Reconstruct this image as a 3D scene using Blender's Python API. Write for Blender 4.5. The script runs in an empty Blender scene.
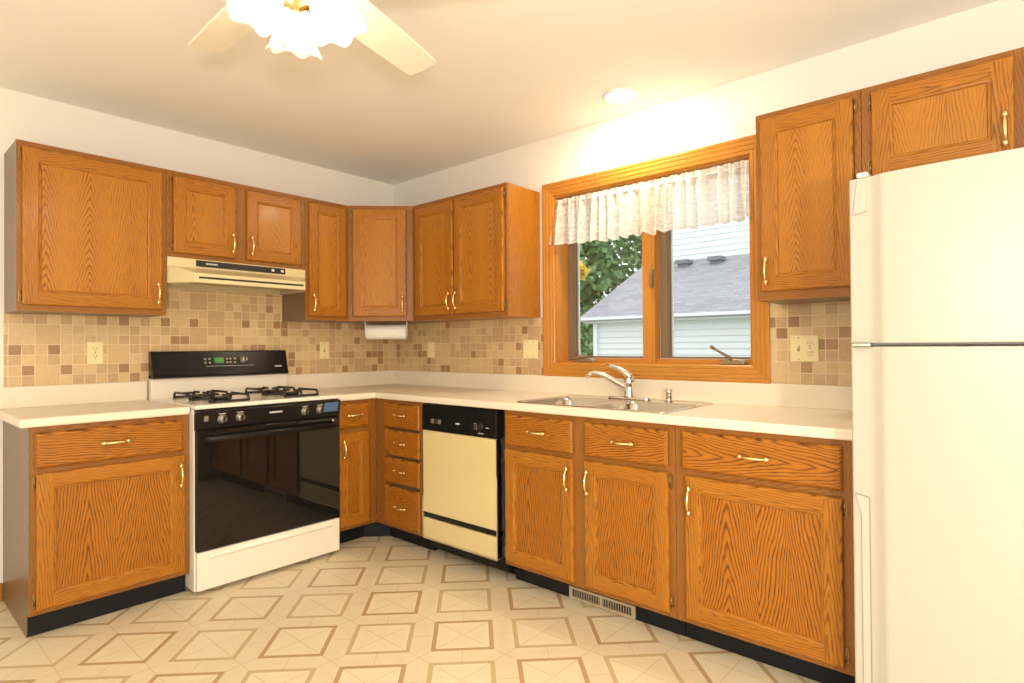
import bpy, bmesh, math, random
from mathutils import Vector, Matrix

S = bpy.context.scene
COL = S.collection
random.seed(7)
rnd = random.random

# ------------------------------------------------------------------ camera, world, exposure, lamps
CAM = Vector((-2.7996, -3.6826, 1.1943))
YAW, PIT, ROL, FPX = 0.722, 0.0083, -0.0072, 584.3
fw = Vector((math.cos(YAW)*math.cos(PIT), math.sin(YAW)*math.cos(PIT), math.sin(PIT)))
rt0 = Vector((math.sin(YAW), -math.cos(YAW), 0)); up0 = rt0.cross(fw)
rt = rt0*math.cos(ROL) + up0*math.sin(ROL); up = -rt0*math.sin(ROL) + up0*math.cos(ROL)
cd = bpy.data.cameras.new('camera'); cam = bpy.data.objects.new('camera', cd); COL.objects.link(cam)
cam.matrix_world = Matrix(((rt.x, up.x, -fw.x, CAM.x), (rt.y, up.y, -fw.y, CAM.y), (rt.z, up.z, -fw.z, CAM.z), (0, 0, 0, 1)))
cd.sensor_width = 36; cd.lens = FPX/1024*36; cd.clip_start = .02; cd.clip_end = 200
S.camera = cam
S.view_settings.view_transform = 'Standard'; S.view_settings.look = 'None'
S.view_settings.exposure = 0.24; S.view_settings.gamma = 1; S.view_settings.use_curve_mapping = False
S.cycles.use_denoising = True; S.cycles.max_bounces = 10; S.cycles.diffuse_bounces = 5
S.cycles.glossy_bounces = 5; S.cycles.transmission_bounces = 8; S.cycles.transparent_max_bounces = 12
S.cycles.sample_clamp_indirect = 6; S.cycles.caustics_reflective = False; S.cycles.caustics_refractive = False

W = bpy.data.worlds.new('world'); S.world = W; W.use_nodes = True
wn = W.node_tree.nodes; wl = W.node_tree.links
bg = wn['Background']; bg.inputs[0].default_value = (.93, .97, 1, 1); bg.inputs[1].default_value = 1.55

# the photographer's flash, just above the camera
fl = bpy.data.lights.new('camera_flash', 'POINT'); fl.energy = 30; fl.color = (1, .96, .89); fl.shadow_soft_size = .045
fo = bpy.data.objects.new('camera_flash', fl); COL.objects.link(fo); fo.location = (-2.8, -3.60, 1.50)
BULB = 165.0       # fan bulbs
CAN = 300.0        # recessed lamp
# unseen fill lamp added behind the camera to light walls and ceiling evenly
dl = bpy.data.lights.new('added_fill_lamp', 'POINT'); dl.energy = 140; dl.color = (1, .935, .83); dl.shadow_soft_size = .07
do = bpy.data.objects.new('added_fill_lamp', dl); COL.objects.link(do); do.location = (-3.4, -4.8, 1.02)

# ------------------------------------------------------------------ helpers
class MB:
    def __init__(s): s.v = []; s.f = []; s.uv = []; s.m = []; s.s = []
    def face(s, pts, uv=None, mat=0, smooth=False, hint=None):
        pts = [Vector(p) for p in pts]
        uv = list(uv) if uv else [(p[0], p[2]) for p in pts]
        if hint is not None:
            n = (pts[1]-pts[0]).cross(pts[2]-pts[0])
            if n.length < 1e-12 and len(pts) > 3: n = (pts[2]-pts[0]).cross(pts[3]-pts[0])
            if n.dot(Vector(hint)) < 0: pts.reverse(); uv.reverse()
        i = len(s.v); s.v += pts; s.f.append(list(range(i, i+len(pts)))); s.uv.append(uv); s.m.append(mat); s.s.append(smooth)
    def box(s, a, b, grain='z', mat=0, F=None, off=None, skip=''):
        """axis box a..b in the frame F (or world); grain axis in that frame"""
        (x0, y0, z0), (x1, y1, z1) = a, b
        F = F or (lambda p: Vector(p))
        if off is None: off = (rnd()*50, rnd()*50)
        gi = 'xyz'.index(grain)
        c = Vector(((x0+x1)/2, (y0+y1)/2, (z0+z1)/2))
        P = lambda i, j, k: ((x0, x1)[i], (y0, y1)[j], (z0, z1)[k])
        fs = {'l': [P(0,0,0), P(0,1,0), P(0,1,1), P(0,0,1)], 'r': [P(1,0,0), P(1,1,0), P(1,1,1), P(1,0,1)],
              'f': [P(0,0,0), P(1,0,0), P(1,0,1), P(0,0,1)], 'k': [P(0,1,0), P(1,1,0), P(1,1,1), P(0,1,1)],
              'b': [P(0,0,0), P(1,0,0), P(1,1,0), P(0,1,0)], 't': [P(0,0,1), P(1,0,1), P(1,1,1), P(0,1,1)]}
        for k, q in fs.items():
            if k in skip: continue
            oth = [i for i in range(3) if i != gi]
            na = {'l': 0, 'r': 0, 'f': 1, 'k': 1, 'b': 2, 't': 2}[k]
            if na in oth: ai = [i for i in oth if i != na][0]; uv = [(p[ai]+off[0], p[gi]+off[1]) for p in q]
            else: uv = [(p[oth[0]]+off[0], p[oth[1]]*.2+off[1]) for p in q]
            w = [F(p) for p in q]; cw = F(c)
            s.face(w, uv, mat, hint=sum(w, Vector())/4-cw)
    def rings(s, rings, closed=True, cap0=True, cap1=True, mat=0, smooth=True):
        n = len(rings[0]); b = len(s.v)
        for r in rings: s.v += [Vector(p) for p in r]
        for i in range(len(rings)-1):
            for j in range(n if closed else n-1):
                k = (j+1) % n
                s.f.append([b+i*n+j, b+i*n+k, b+(i+1)*n+k, b+(i+1)*n+j])
                s.uv.append([(j/n, i), ((j+1)/n, i), ((j+1)/n, i+1), (j/n, i+1)]); s.m.append(mat); s.s.append(smooth)
        if cap0: s.f.append([b+j for j in range(n)][::-1]); s.uv.append([(0, 0)]*n); s.m.append(mat); s.s.append(False)
        if cap1: s.f.append([b+(len(rings)-1)*n+j for j in range(n)]); s.uv.append([(0, 0)]*n); s.m.append(mat); s.s.append(False)
    def tube(s, path, rad, seg=10, mat=0, squash=None):
        path = [Vector(p) for p in path]
        if not isinstance(rad, (list, tuple)): rad = [rad]*len(path)
        rs = []; ref = None
        for i, p in enumerate(path):
            t = (path[min(i+1, len(path)-1)]-path[max(i-1, 0)]).normalized()
            if ref is None:
                ref = Vector((0, 0, 1)) if abs(t.z) < .9 else Vector((1, 0, 0))
            a = (ref - t*ref.dot(t)).normalized(); ref = a; b = t.cross(a)
            rs.append([p + (a*math.cos(2*math.pi*k/seg) + b*math.sin(2*math.pi*k/seg))*rad[i] for k in range(seg)])
        s.rings(rs, mat=mat)
    def lathe(s, prof, o=(0, 0, 0), ax=(0, 0, 1), seg=24, mat=0, cap0=True, cap1=True):
        o = Vector(o); ax = Vector(ax).normalized()
        a = ax.orthogonal().normalized(); b = ax.cross(a)
        s.rings([[o + ax*h + (a*math.cos(2*math.pi*k/seg)+b*math.sin(2*math.pi*k/seg))*max(r, 1e-4) for k in range(seg)] for r, h in prof], mat=mat, cap0=cap0, cap1=cap1)
    def prism(s, poly, F, d0, d1, mat=0, off=None):
        """poly of (a,b) extruded along third coord: F((a,b,d))"""
        if off is None: off = (rnd()*50, rnd()*50)
        A = [F((a, b, d0)) for a, b in poly]; B = [F((a, b, d1)) for a, b in poly]
        c = (sum(A, Vector())+sum(B, Vector()))/(2*len(poly))
        uv = [(a+off[0], b+off[1]) for a, b in poly]
        s.face(A, uv, mat, hint=A[0]-B[0]); s.face(B, uv, mat, hint=B[0]-A[0])
        ar = sum(poly[i][0]*poly[(i+1) % len(poly)][1]-poly[(i+1) % len(poly)][0]*poly[i][1] for i in range(len(poly)))
        for i in range(len(poly)):
            j = (i+1) % len(poly); e = (poly[j][0]-poly[i][0], poly[j][1]-poly[i][1]); L = math.hypot(*e)
            n = (e[1], -e[0]) if ar > 0 else (-e[1], e[0])
            h = F((poly[i][0]+n[0], poly[i][1]+n[1], d0))-F((poly[i][0], poly[i][1], d0))
            s.face([A[i], A[j], B[j], B[i]], [(off[0], off[1]), (off[0]+L, off[1]), (off[0]+L, off[1]+d1-d0), (off[0], off[1]+d1-d0)], mat, hint=h)

def origin_of(p):
    v = Vector((0, 0, 0))
    while p is not None: v += p.location; p = p.parent
    return v

def obj(name, mb, mat, parent=None, bevel=0, seg=2, weld=False, loc=None):
    me = bpy.data.meshes.new(name)
    o = bpy.data.objects.new(name, me); COL.objects.link(o)
    base = origin_of(parent) if parent else (Vector(loc) if loc is not None else Vector((0, 0, 0)))
    if parent: o.parent = parent
    elif loc is not None: o.location = loc
    me.from_pydata([v-base for v in mb.v], [], mb.f)
    ul = me.uv_layers.new(name='UVMap')
    k = 0
    for pi, uv in enumerate(mb.uv):
        for q in uv: ul.data[k].uv = q; k += 1
    mats = mat if isinstance(mat, (list, tuple)) else [mat]
    for m in mats: me.materials.append(m)
    for p, mi, sm in zip(me.polygons, mb.m, mb.s): p.material_index = mi; p.use_smooth = sm
    if weld or bevel:
        bm = bmesh.new(); bm.from_mesh(me); bmesh.ops.remove_doubles(bm, verts=bm.verts, dist=1e-5)
        bmesh.ops.recalc_face_normals(bm, faces=bm.faces); bm.to_mesh(me); bm.free()
    if bevel:
        md = o.modifiers.new('bevel', 'BEVEL'); md.width = bevel; md.segments = seg; md.limit_method = 'ANGLE'; md.angle_limit = math.radians(35)
        md.harden_normals = False
        for p in me.polygons: p.use_smooth = True
        md2 = o.modifiers.new('wn', 'WEIGHTED_NORMAL'); md2.keep_sharp = False; md2.weight = 80
    return o

def tag(o, label, cat, group=None, kind=None):
    o['label'] = label
    if cat: o['category'] = cat
    if group: o['group'] = group
    if kind: o['kind'] = kind
    return o

def thing(name, label, cat, loc=(0, 0, 0), group=None):
    o = bpy.data.objects.new(name, None); COL.objects.link(o); o.location = loc; o.empty_display_size = .1
    return tag(o, label, cat, group)

def struct(name, mb, mat, label=None, parent=None, **k):
    o = obj(name, mb, mat, parent, **k)
    if parent is None: o['kind'] = 'structure'
    if label: o['label'] = label
    return o

# ------------------------------------------------------------------ materials
def M(name):
    m = bpy.data.materials.new(name); m.use_nodes = True
    nt = m.node_tree; return m, nt, nt.nodes['Principled BSDF']
def plain(name, col, rough=.5, metal=0, spec=.5, bump=None, coat=0, vary=0):
    m, nt, b = M(name)
    b.inputs['Base Color'].default_value = (*col, 1); b.inputs['Roughness'].default_value = rough
    b.inputs['Metallic'].default_value = metal; b.inputs['Specular IOR Level'].default_value = spec
    if coat: b.inputs['Coat Weight'].default_value = coat; b.inputs['Coat Roughness'].default_value = .08
    tc = nt.nodes.new('ShaderNodeTexCoord')
    if bump:
        n = nt.nodes.new('ShaderNodeTexNoise'); n.inputs['Scale'].default_value = bump[0]; n.inputs['Detail'].default_value = 3
        nt.links.new(tc.outputs['Object'], n.inputs['Vector'])
        bp = nt.nodes.new('ShaderNodeBump'); bp.inputs['Strength'].default_value = bump[1]; bp.inputs['Distance'].default_value = bump[2]
        nt.links.new(n.outputs['Fac'], bp.inputs['Height']); nt.links.new(bp.outputs['Normal'], b.inputs['Normal'])
    if vary:
        n = nt.nodes.new('ShaderNodeTexNoise'); n.inputs['Scale'].default_value = 3; n.inputs['Detail'].default_value = 4
        nt.links.new(tc.outputs['Object'], n.inputs['Vector'])
        mx = nt.nodes.new('ShaderNodeMix'); mx.data_type = 'RGBA'
        mx.inputs['A'].default_value = (*[c*(1-vary) for c in col], 1); mx.inputs['B'].default_value = (*[min(1, c*(1+vary)) for c in col], 1)
        nt.links.new(n.outputs['Fac'], mx.inputs['Factor']); nt.links.new(mx.outputs['Result'], b.inputs['Base Color'])
    return m

class NT:
    def __init__(s, nt): s.nt = nt
    def n(s, t, **k):
        x = s.nt.nodes.new(t)
        for a, v in k.items(): setattr(x, a, v)
        return x
    def l(s, a, b): s.nt.links.new(a, b)
    def math(s, op, a, b=None, c=None):
        x = s.n('ShaderNodeMath', operation=op)
        for i, v in enumerate((a, b, c)):
            if v is None: continue
            if hasattr(v, 'links') or hasattr(v, 'is_linked'): s.l(v, x.inputs[i])
            else: x.inputs[i].default_value = v
        return x.outputs[0]
    def mix(s, fac, a, b):
        x = s.n('ShaderNodeMix', data_type='RGBA')
        for k, v in (('Factor', fac), ('A', a), ('B', b)):
            if hasattr(v, 'is_linked'): s.l(v, x.inputs[k])
            else: x.inputs[k].default_value = v if k == 'Factor' else (*v, 1)
        return x.outputs['Result']
    def ramp(s, f, *st):
        x = s.n('ShaderNodeValToRGB'); e = x.color_ramp.elements
        while len(e) < len(st): e.new(.5)
        for q, (p, c) in zip(e, st): q.position = p; q.color = (*c, 1) if isinstance(c, tuple) else (c, c, c, 1)
        s.l(f, x.inputs['Fac']); return x.outputs['Color']
    def comb(s, x, y, z=0):
        c = s.n('ShaderNodeCombineXYZ')
        for i, v in enumerate((x, y, z)):
            if hasattr(v, 'is_linked'): s.l(v, c.inputs[i])
            else: c.inputs[i].default_value = v
        return c.outputs[0]
    def noise(s, vec, scale=1, detail=2, rough=.5):
        x = s.n('ShaderNodeTexNoise'); x.inputs['Scale'].default_value = scale; x.inputs['Detail'].default_value = detail; x.inputs['Roughness'].default_value = rough
        s.l(vec, x.inputs['Vector']); return x.outputs['Fac']

def oak(name, light, mid, dark, strip=.19, freq=95, contrast=1.0, rough=.33, g_k=1.1, fallk=.62, slope=(.28, .35), ragged=.9, jag=.35, pw=.85):
    m, nt, b = M(name); g = NT(nt)
    uv = g.n('ShaderNodeUVMap').outputs[0]; sp = g.n('ShaderNodeSeparateXYZ'); g.l(uv, sp.inputs[0]); U, V = sp.outputs[0], sp.outputs[1]
    w1 = g.noise(g.comb(g.math('MULTIPLY', U, 9), g.math('MULTIPLY', V, 3.2)), 1, 2)
    Uw = g.math('ADD', U, g.math('MULTIPLY', g.math('SUBTRACT', w1, .5), .03))
    s_ = g.math('DIVIDE', Uw, strip); idn = g.math('FLOOR', s_)
    xl = g.math('MULTIPLY', g.math('SUBTRACT', g.math('FRACT', s_), .5), strip)
    wn_ = g.n('ShaderNodeTexWhiteNoise', noise_dimensions='1D'); g.l(idn, wn_.inputs['W']); sc_ = g.n('ShaderNodeSeparateColor'); g.l(wn_.outputs['Color'], sc_.inputs[0])
    r0, r1, r2 = sc_.outputs
    # the cut drifts away from the pith along the board: arches; noise makes them ragged
    dn = g.noise(g.comb(g.math('MULTIPLY', V, 2.2), g.math('MULTIPLY', idn, 7.31)), 1, 2)
    d = g.math('ADD', g.math('MULTIPLY', V, g.math('MULTIPLY_ADD', r0, slope[1], slope[0])), g.math('MULTIPLY', g.math('SUBTRACT', dn, .5), .10))
    ax_ = g.math('ABSOLUTE', xl)
    prof = g.math('MULTIPLY', g.math('POWER', g.math('DIVIDE', ax_, strip*.5), g.math('MULTIPLY_ADD', r1, .5, pw)), strip*g_k)
    r = g.math('ADD', prof, d)
    w2 = g.noise(g.comb(g.math('MULTIPLY', U, 75), g.math('MULTIPLY', V, 10)), 1, 3)
    ring = g.math('ADD', g.math('MULTIPLY', r, freq), g.math('ADD', g.math('MULTIPLY', w2, ragged), g.math('MULTIPLY', g.noise(g.comb(g.math('MULTIPLY', U, 24), g.math('MULTIPLY', V, 7)), 1, 2), jag*3)))
    fr = g.math('FRACT', ring)
    band = g.ramp(fr, (0, 0.0), (.50, .08), (.76, 1.0), (.88, .7), (1, 0.0))
    fall = g.math('MULTIPLY_ADD', g.math('POWER', g.math('DIVIDE', ax_, strip*.5), .8), g.math('MULTIPLY_ADD', r2, .3, -fallk-.15), 1.0)
    pore = g.noise(g.comb(g.math('MULTIPLY', U, 520), g.math('MULTIPLY', V, 14)), 1, 2)
    porem = g.ramp(pore, (.36, 1.0), (.52, 0.0))
    big = g.noise(g.comb(g.math('MULTIPLY', U, 5), g.math('MULTIPLY', V, 1.3)), 1, 2)
    base = g.mix(big, light, mid)
    sepb = g.n('ShaderNodeSeparateColor'); g.l(band, sepb.inputs[0])
    sepp = g.n('ShaderNodeSeparateColor'); g.l(porem, sepp.inputs[0])
    fac = g.math('MULTIPLY', g.math('ADD', g.math('MULTIPLY', g.math('MULTIPLY', sepb.outputs[0], fall), g.math('MULTIPLY_ADD', sepp.outputs[0], .35, .62)), g.math('MULTIPLY', sepp.outputs[0], .20)), contrast)
    fac = g.math('MINIMUM', fac, 1)
    c = g.mix(fac, base, dark)
    g.l(c, b.inputs['Base Color'])
    b.inputs['Roughness'].default_value = rough; b.inputs['Specular IOR Level'].default_value = .28
    b.inputs['Coat Weight'].default_value = .12; b.inputs['Coat Roughness'].default_value = .15
    bp = g.n('ShaderNodeBump'); bp.inputs['Strength'].default_value = .12; bp.inputs['Distance'].default_value = .001
    g.l(g.math('SUBTRACT', 1, fac), bp.inputs['Height']); g.l(bp.outputs[0], b.inputs['Normal'])
    return m

OAK = oak('honey_oak', (.51, .220, .026), (.42, .160, .016), (.15, .042, .004), strip=.17, freq=44, contrast=1.1, ragged=.75)
OAKL = oak('honey_oak_bold', (.46, .172, .015), (.37, .126, .010), (.11, .030, .003), strip=.22, freq=36, contrast=1.28, fallk=.10, g_k=1.25, slope=(.22, .22), ragged=.55, jag=.38, pw=.8)
OAKF = oak('honey_oak_rails', (.47, .190, .020), (.38, .140, .013), (.145, .042, .004), strip=.115, freq=44, contrast=1.1, fallk=.35, slope=(.12, .16))
OAKB = oak('honey_oak_face_frame', (.34, .140, .026), (.27, .102, .018), (.13, .042, .007), strip=.115, freq=46, contrast=.9, fallk=.35)
OAKS = oak('oak_veneer_side_shaded', (.215, .135, .075), (.18, .11, .06), (.13, .075, .04), strip=.3, freq=40, contrast=.5, rough=.4)  # oak veneer with the shade on the cabinet ends put into its colour
WINW = oak('window_pine', (.56, .245, .040), (.48, .195, .030), (.32, .11, .015), strip=.12, freq=42, contrast=.5, rough=.3)
PAINT = plain('wall_paint', (.83, .79, .73), .75, bump=(160, .08, .002))
CEIL = plain('ceiling_paint', (.90, .875, .84), .8)
LAMI = plain('cream_laminate', (.80, .715, .575), .32, vary=.03)
ENAM = plain('white_enamel', (.83, .77, .67), .22, coat=.3)
FRID = plain('almond_fridge', (.48, .455, .385), .27, spec=.6, bump=(300, .5, .0012))
FRTR = plain('fridge_trim', (.49, .465, .40), .4)
BLKG = plain('black_glass', (.008, .007, .006), .02, spec=.45)
BLKP = plain('black_plastic', (.010, .009, .008), .16, spec=.22)
BLKI = plain('black_iron', (.018, .017, .017), .5)
TOE = plain('black_vinyl', (.008, .009, .011), .5, spec=.25)
ALMD = plain('almond_panel', (.68, .57, .29), .3)
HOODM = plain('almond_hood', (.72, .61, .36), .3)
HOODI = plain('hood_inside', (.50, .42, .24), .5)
BRASS = plain('polished_brass', (.95, .74, .36), .16, metal=1)
ABRAS = plain('antique_brass', (.30, .19, .07), .32, metal=.9)
CHRM = plain('chrome', (.82, .80, .77), .09, metal=1)
STEEL = plain('stainless_steel', (.58, .54, .48), .17, metal=1)
IVORY = plain('ivory_plastic', (.83, .71, .42), .35)
DARK = plain('dark_slot', (.02, .018, .015), .6)
WHITEP = plain('white_plastic', (.85, .83, .78), .35)
PAPER = plain('paper_towel', (.85, .82, .77), .9, bump=(90, .3, .002))
BRONZ = plain('bronze_metal', (.20, .135, .08), .4)
BRONZL = plain('crank_metal', (.36, .27, .17), .3, metal=.7)
REGM = plain('register_metal', (.42, .33, .22), .4)
GREEN = None
SILV = plain('silver_print', (.75, .73, .70), .4)
BLUET = plain('blue_tape', (.065, .14, .30), .5)
KNOBM = plain('knob_grey', (.34, .33, .31), .2, metal=.7)
BLADE = plain('fan_blade', (.86, .81, .69), .4)
SIDING = plain('vinyl_siding', (.80, .83, .82), .6)
FASC = plain('white_fascia', (.84, .87, .90), .5)

def emit(name, col, st):
    m, nt, b = M(name); b.inputs['Base Color'].default_value = (*col, 1); b.inputs['Emission Color'].default_value = (*col, 1); b.inputs['Emission Strength'].default_value = st
    return m
BULBM = emit('lit_bulb', (1, .86, .68), BULB)
CANM = emit('lit_reflector', (1, .84, .60), CAN)
DISP = emit('green_display', (.05, .22, .04), .28)

def glassm():
    m, nt, b = M('window_glass'); g = NT(nt)
    t = g.n('ShaderNodeBsdfTransparent'); gl = g.n('ShaderNodeBsdfGlossy'); gl.inputs['Roughness'].default_value = .02
    fr = g.n('ShaderNodeFresnel'); fr.inputs[0].default_value = 1.45
    mx = g.n('ShaderNodeMixShader'); g.l(g.math('MULTIPLY', fr.outputs[0], .6), mx.inputs[0]); g.l(t.outputs[0], mx.inputs[1]); g.l(gl.outputs[0], mx.inputs[2])
    g.l(mx.outputs[0], nt.nodes['Material Output'].inputs[0]); return m
GLASS = glassm()
def shadem():
    m, nt, b = M('frosted_shade'); g = NT(nt)
    tr = g.n('ShaderNodeBsdfTranslucent'); tr.inputs[0].default_value = (.97, .92, .82, 1)
    b.inputs['Base Color'].default_value = (.92, .87, .78, 1); b.inputs['Roughness'].default_value = .3
    mx = g.n('ShaderNodeMixShader'); mx.inputs[0].default_value = .62; g.l(b.outputs[0], mx.inputs[1]); g.l(tr.outputs[0], mx.inputs[2])
    tp = g.n('ShaderNodeBsdfTransparent'); m2 = g.n('ShaderNodeMixShader'); m2.inputs[0].default_value = .32; g.l(mx.outputs[0], m2.inputs[1]); g.l(tp.outputs[0], m2.inputs[2])
    g.l(m2.outputs[0], nt.nodes['Material Output'].inputs[0]); return m
SHADE = shadem()
def lacem():
    m, nt, b = M('lace_fabric'); g = NT(nt)
    uv = g.n('ShaderNodeUVMap').outputs[0]
    sp = g.n('ShaderNodeSeparateXYZ'); g.l(uv, sp.inputs[0]); U, V = sp.outputs[0], sp.outputs[1]
    # rows of scalloped flower motifs with open net between
    vor = g.n('ShaderNodeTexVoronoi'); vor.feature = 'F1'; vor.inputs['Scale'].default_value = 1
    g.l(g.comb(g.math('MULTIPLY', U, 22), g.math('MULTIPLY', V, 20)), vor.inputs['Vector'])
    mot = g.ramp(vor.outputs['Distance'], (.28, 1.0), (.40, .25), (.5, .85), (.62, .1))
    sm = g.n('ShaderNodeSeparateColor'); g.l(mot, sm.inputs[0])
    net = g.math('MULTIPLY', g.math('PINGPONG', g.math('MULTIPLY', U, 420), .5), g.math('PINGPONG', g.math('MULTIPLY', V, 420), .5))
    nz = g.noise(g.comb(g.math('MULTIPLY', U, 40), g.math('MULTIPLY', V, 40)), 1, 3)
    a = g.math('ADD', g.math('MULTIPLY_ADD', sm.outputs[0], .22, .74), g.math('MULTIPLY', g.math('SUBTRACT', nz, .5), .5))
    band = g.ramp(V, (.0, 1.0), (.06, .0), (.80, .0), (.93, .5), (1, .5))
    sb = g.n('ShaderNodeSeparateColor'); g.l(band, sb.inputs[0])
    a = g.math('MINIMUM', g.math('MAXIMUM', g.math('ADD', a, g.math('MULTIPLY', sb.outputs[0], .3)), .66), .98)
    df = g.n('ShaderNodeBsdfDiffuse'); df.inputs[0].default_value = (.95, .93, .89, 1)
    tl = g.n('ShaderNodeBsdfTranslucent'); tl.inputs[0].default_value = (.97, .96, .94, 1)
    m1 = g.n('ShaderNodeMixShader'); m1.inputs[0].default_value = .55; g.l(df.outputs[0], m1.inputs[1]); g.l(tl.outputs[0], m1.inputs[2])
    tp = g.n('ShaderNodeBsdfTransparent')
    m2 = g.n('ShaderNodeMixShader'); g.l(a, m2.inputs[0]); g.l(tp.outputs[0], m2.inputs[1]); g.l(m1.outputs[0], m2.inputs[2])
    g.l(m2.outputs[0], nt.nodes['Material Output'].inputs[0]); return m
LACE = lacem()

def tilem():
    m, nt, b = M('mosaic_tile'); g = NT(nt)
    uv = g.n('ShaderNodeUVMap').outputs[0]; sp = g.n('ShaderNodeSeparateXYZ'); g.l(uv, sp.inputs[0])
    P = .0507
    a = g.math('DIVIDE', sp.outputs[0], P); c = g.math('DIVIDE', sp.outputs[1], P)
    ia, ic = g.math('FLOOR', a), g.math('FLOOR', c)
    ba, bc = g.math('FLOOR', g.math('DIVIDE', a, 2)), g.math('FLOOR', g.math('DIVIDE', c, 2))
    def wn(v):
        x = g.n('ShaderNodeTexWhiteNoise', noise_dimensions='3D'); g.l(v, x.inputs['Vector']); return x
    big = g.math('LESS_THAN', wn(g.comb(ba, bc, 3.3)).outputs['Value'], .20)
    def sel(x, y): return g.math('ADD', g.math('MULTIPLY', big, y), g.math('MULTIPLY', g.math('SUBTRACT', 1, big), x))
    w = wn(g.comb(sel(ia, ba), sel(ic, bc), g.math('MULTIPLY', big, 9)))
    sc = g.n('ShaderNodeSeparateColor'); g.l(w.outputs['Color'], sc.inputs[0])
    hue = g.mix(sc.outputs[0], (.60, .425, .215), (.66, .50, .285))
    hue = g.mix(g.math('GREATER_THAN', sc.outputs[1], .62), hue, (.53, .365, .20))
    dk = g.math('MULTIPLY', g.math('GREATER_THAN', sc.outputs[2], .83), g.math('SUBTRACT', 1, big))
    hue = g.mix(dk, hue, g.mix(sc.outputs[0], (.33, .185, .085), (.44, .27, .13)))
    nz = g.noise(g.comb(g.math('MULTIPLY', sp.outputs[0], 45), g.math('MULTIPLY', sp.outputs[1], 45)), 1, 4, .6)
    mot = g.mix(g.math('MULTIPLY', g.math('SUBTRACT', nz, .3), .8), (1.05, 1.04, 1.02), (.66, .62, .56))
    mu = g.n('ShaderNodeMix', data_type='RGBA', blend_type='MULTIPLY'); mu.inputs['Factor'].default_value = 1; g.l(hue, mu.inputs['A']); g.l(mot, mu.inputs['B'])
    def edge(x):
        f = g.math('FRACT', x); return g.math('MINIMUM', f, g.math('SUBTRACT', 1, f))
    e1 = g.math('MINIMUM', edge(a), edge(c))
    e2 = g.math('MULTIPLY', g.math('MINIMUM', edge(g.math('DIVIDE', a, 2)), edge(g.math('DIVIDE', c, 2))), 2)
    e = sel(e1, e2)
    gr = g.math('LESS_THAN', e, .035)
    col = g.mix(gr, mu.outputs['Result'], (.70, .56, .36))
    g.l(col, b.inputs['Base Color']); b.inputs['Roughness'].default_value = .42
    bp = g.n('ShaderNodeBump'); bp.inputs['Strength'].default_value = .35; bp.inputs['Distance'].default_value = .0015
    g.l(g.math('MINIMUM', g.math('MULTIPLY', e, 12), 1), bp.inputs['Height']); g.l(bp.outputs[0], b.inputs['Normal'])
    return m
TILE = tilem()

def floorm():
    m, nt, b = M('vinyl_floor'); g = NT(nt)
    tc = g.n('ShaderNodeTexCoord'); sp = g.n('ShaderNodeSeparateXYZ'); g.l(tc.outputs['Object'], sp.inputs[0])
    P = .332; k = 1/(math.sqrt(2)*P)
    X = g.math('ADD', sp.outputs[0], 1.583+10*math.sqrt(2)*P); Y = g.math('ADD', sp.outputs[1], 1.447)
    A = g.math('ADD', g.math('MULTIPLY', g.math('ADD', X, Y), k), .5); B = g.math('ADD', g.math('MULTIPLY', g.math('SUBTRACT', X, Y), k), .5)
    par = g.math('MODULO', g.math('ADD', g.math('ADD', g.math('FLOOR', A), g.math('FLOOR', B)), 100), 2)
    fa = g.math('ABSOLUTE', g.math('MULTIPLY', g.math('SUBTRACT', g.math('FRACT', A), .5), P)); fb = g.math('ABSOLUTE', g.math('MULTIPLY', g.math('SUBTRACT', g.math('FRACT', B), .5), P))
    mm = g.math('MAXIMUM', fa, fb)
    bandm = g.math('MULTIPLY', g.math('GREATER_THAN', mm, .1065), g.math('LESS_THAN', mm, .1245))
    inside = g.math('LESS_THAN', mm, .1065)
    nz = g.noise(tc.outputs['Object'], 9, 4, .6); nf = g.noise(tc.outputs['Object'], 140, 2)
    base = g.mix(nz, (.69, .59, .405), (.76, .67, .48))
    inn = g.mix(nz, (.72, .62, .425), (.79, .70, .51))
    c = g.mix(inside, base, inn)
    bc = g.mix(g.math('MULTIPLY', nf, .5), g.mix(par, (.43, .275, .135), (.52, .415, .225)), (.62, .48, .28))
    c = g.mix(bandm, c, bc)
    ln = g.math('LESS_THAN', g.math('ABSOLUTE', g.math('SUBTRACT', fa, fb)), .0022)
    ln = g.math('MULTIPLY', ln, g.math('SUBTRACT', 1, bandm))
    tick = g.math('MULTIPLY', g.math('LESS_THAN', g.math('MINIMUM', fa, fb), .0013), g.math('GREATER_THAN', mm, .1245))
    ln = g.math('MAXIMUM', ln, tick)
    c = g.mix(g.math('MULTIPLY', ln, .6), c, (.50, .385, .225))
    g.l(c, b.inputs['Base Color']); b.inputs['Roughness'].default_value = .34; b.inputs['Specular IOR Level'].default_value = .4
    bp = g.n('ShaderNodeBump'); bp.inputs['Strength'].default_value = .15; bp.inputs['Distance'].default_value = .001
    g.l(nf, bp.inputs['Height']); g.l(bp.outputs[0], b.inputs['Normal'])
    return m
FLOOR = floorm()

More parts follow.
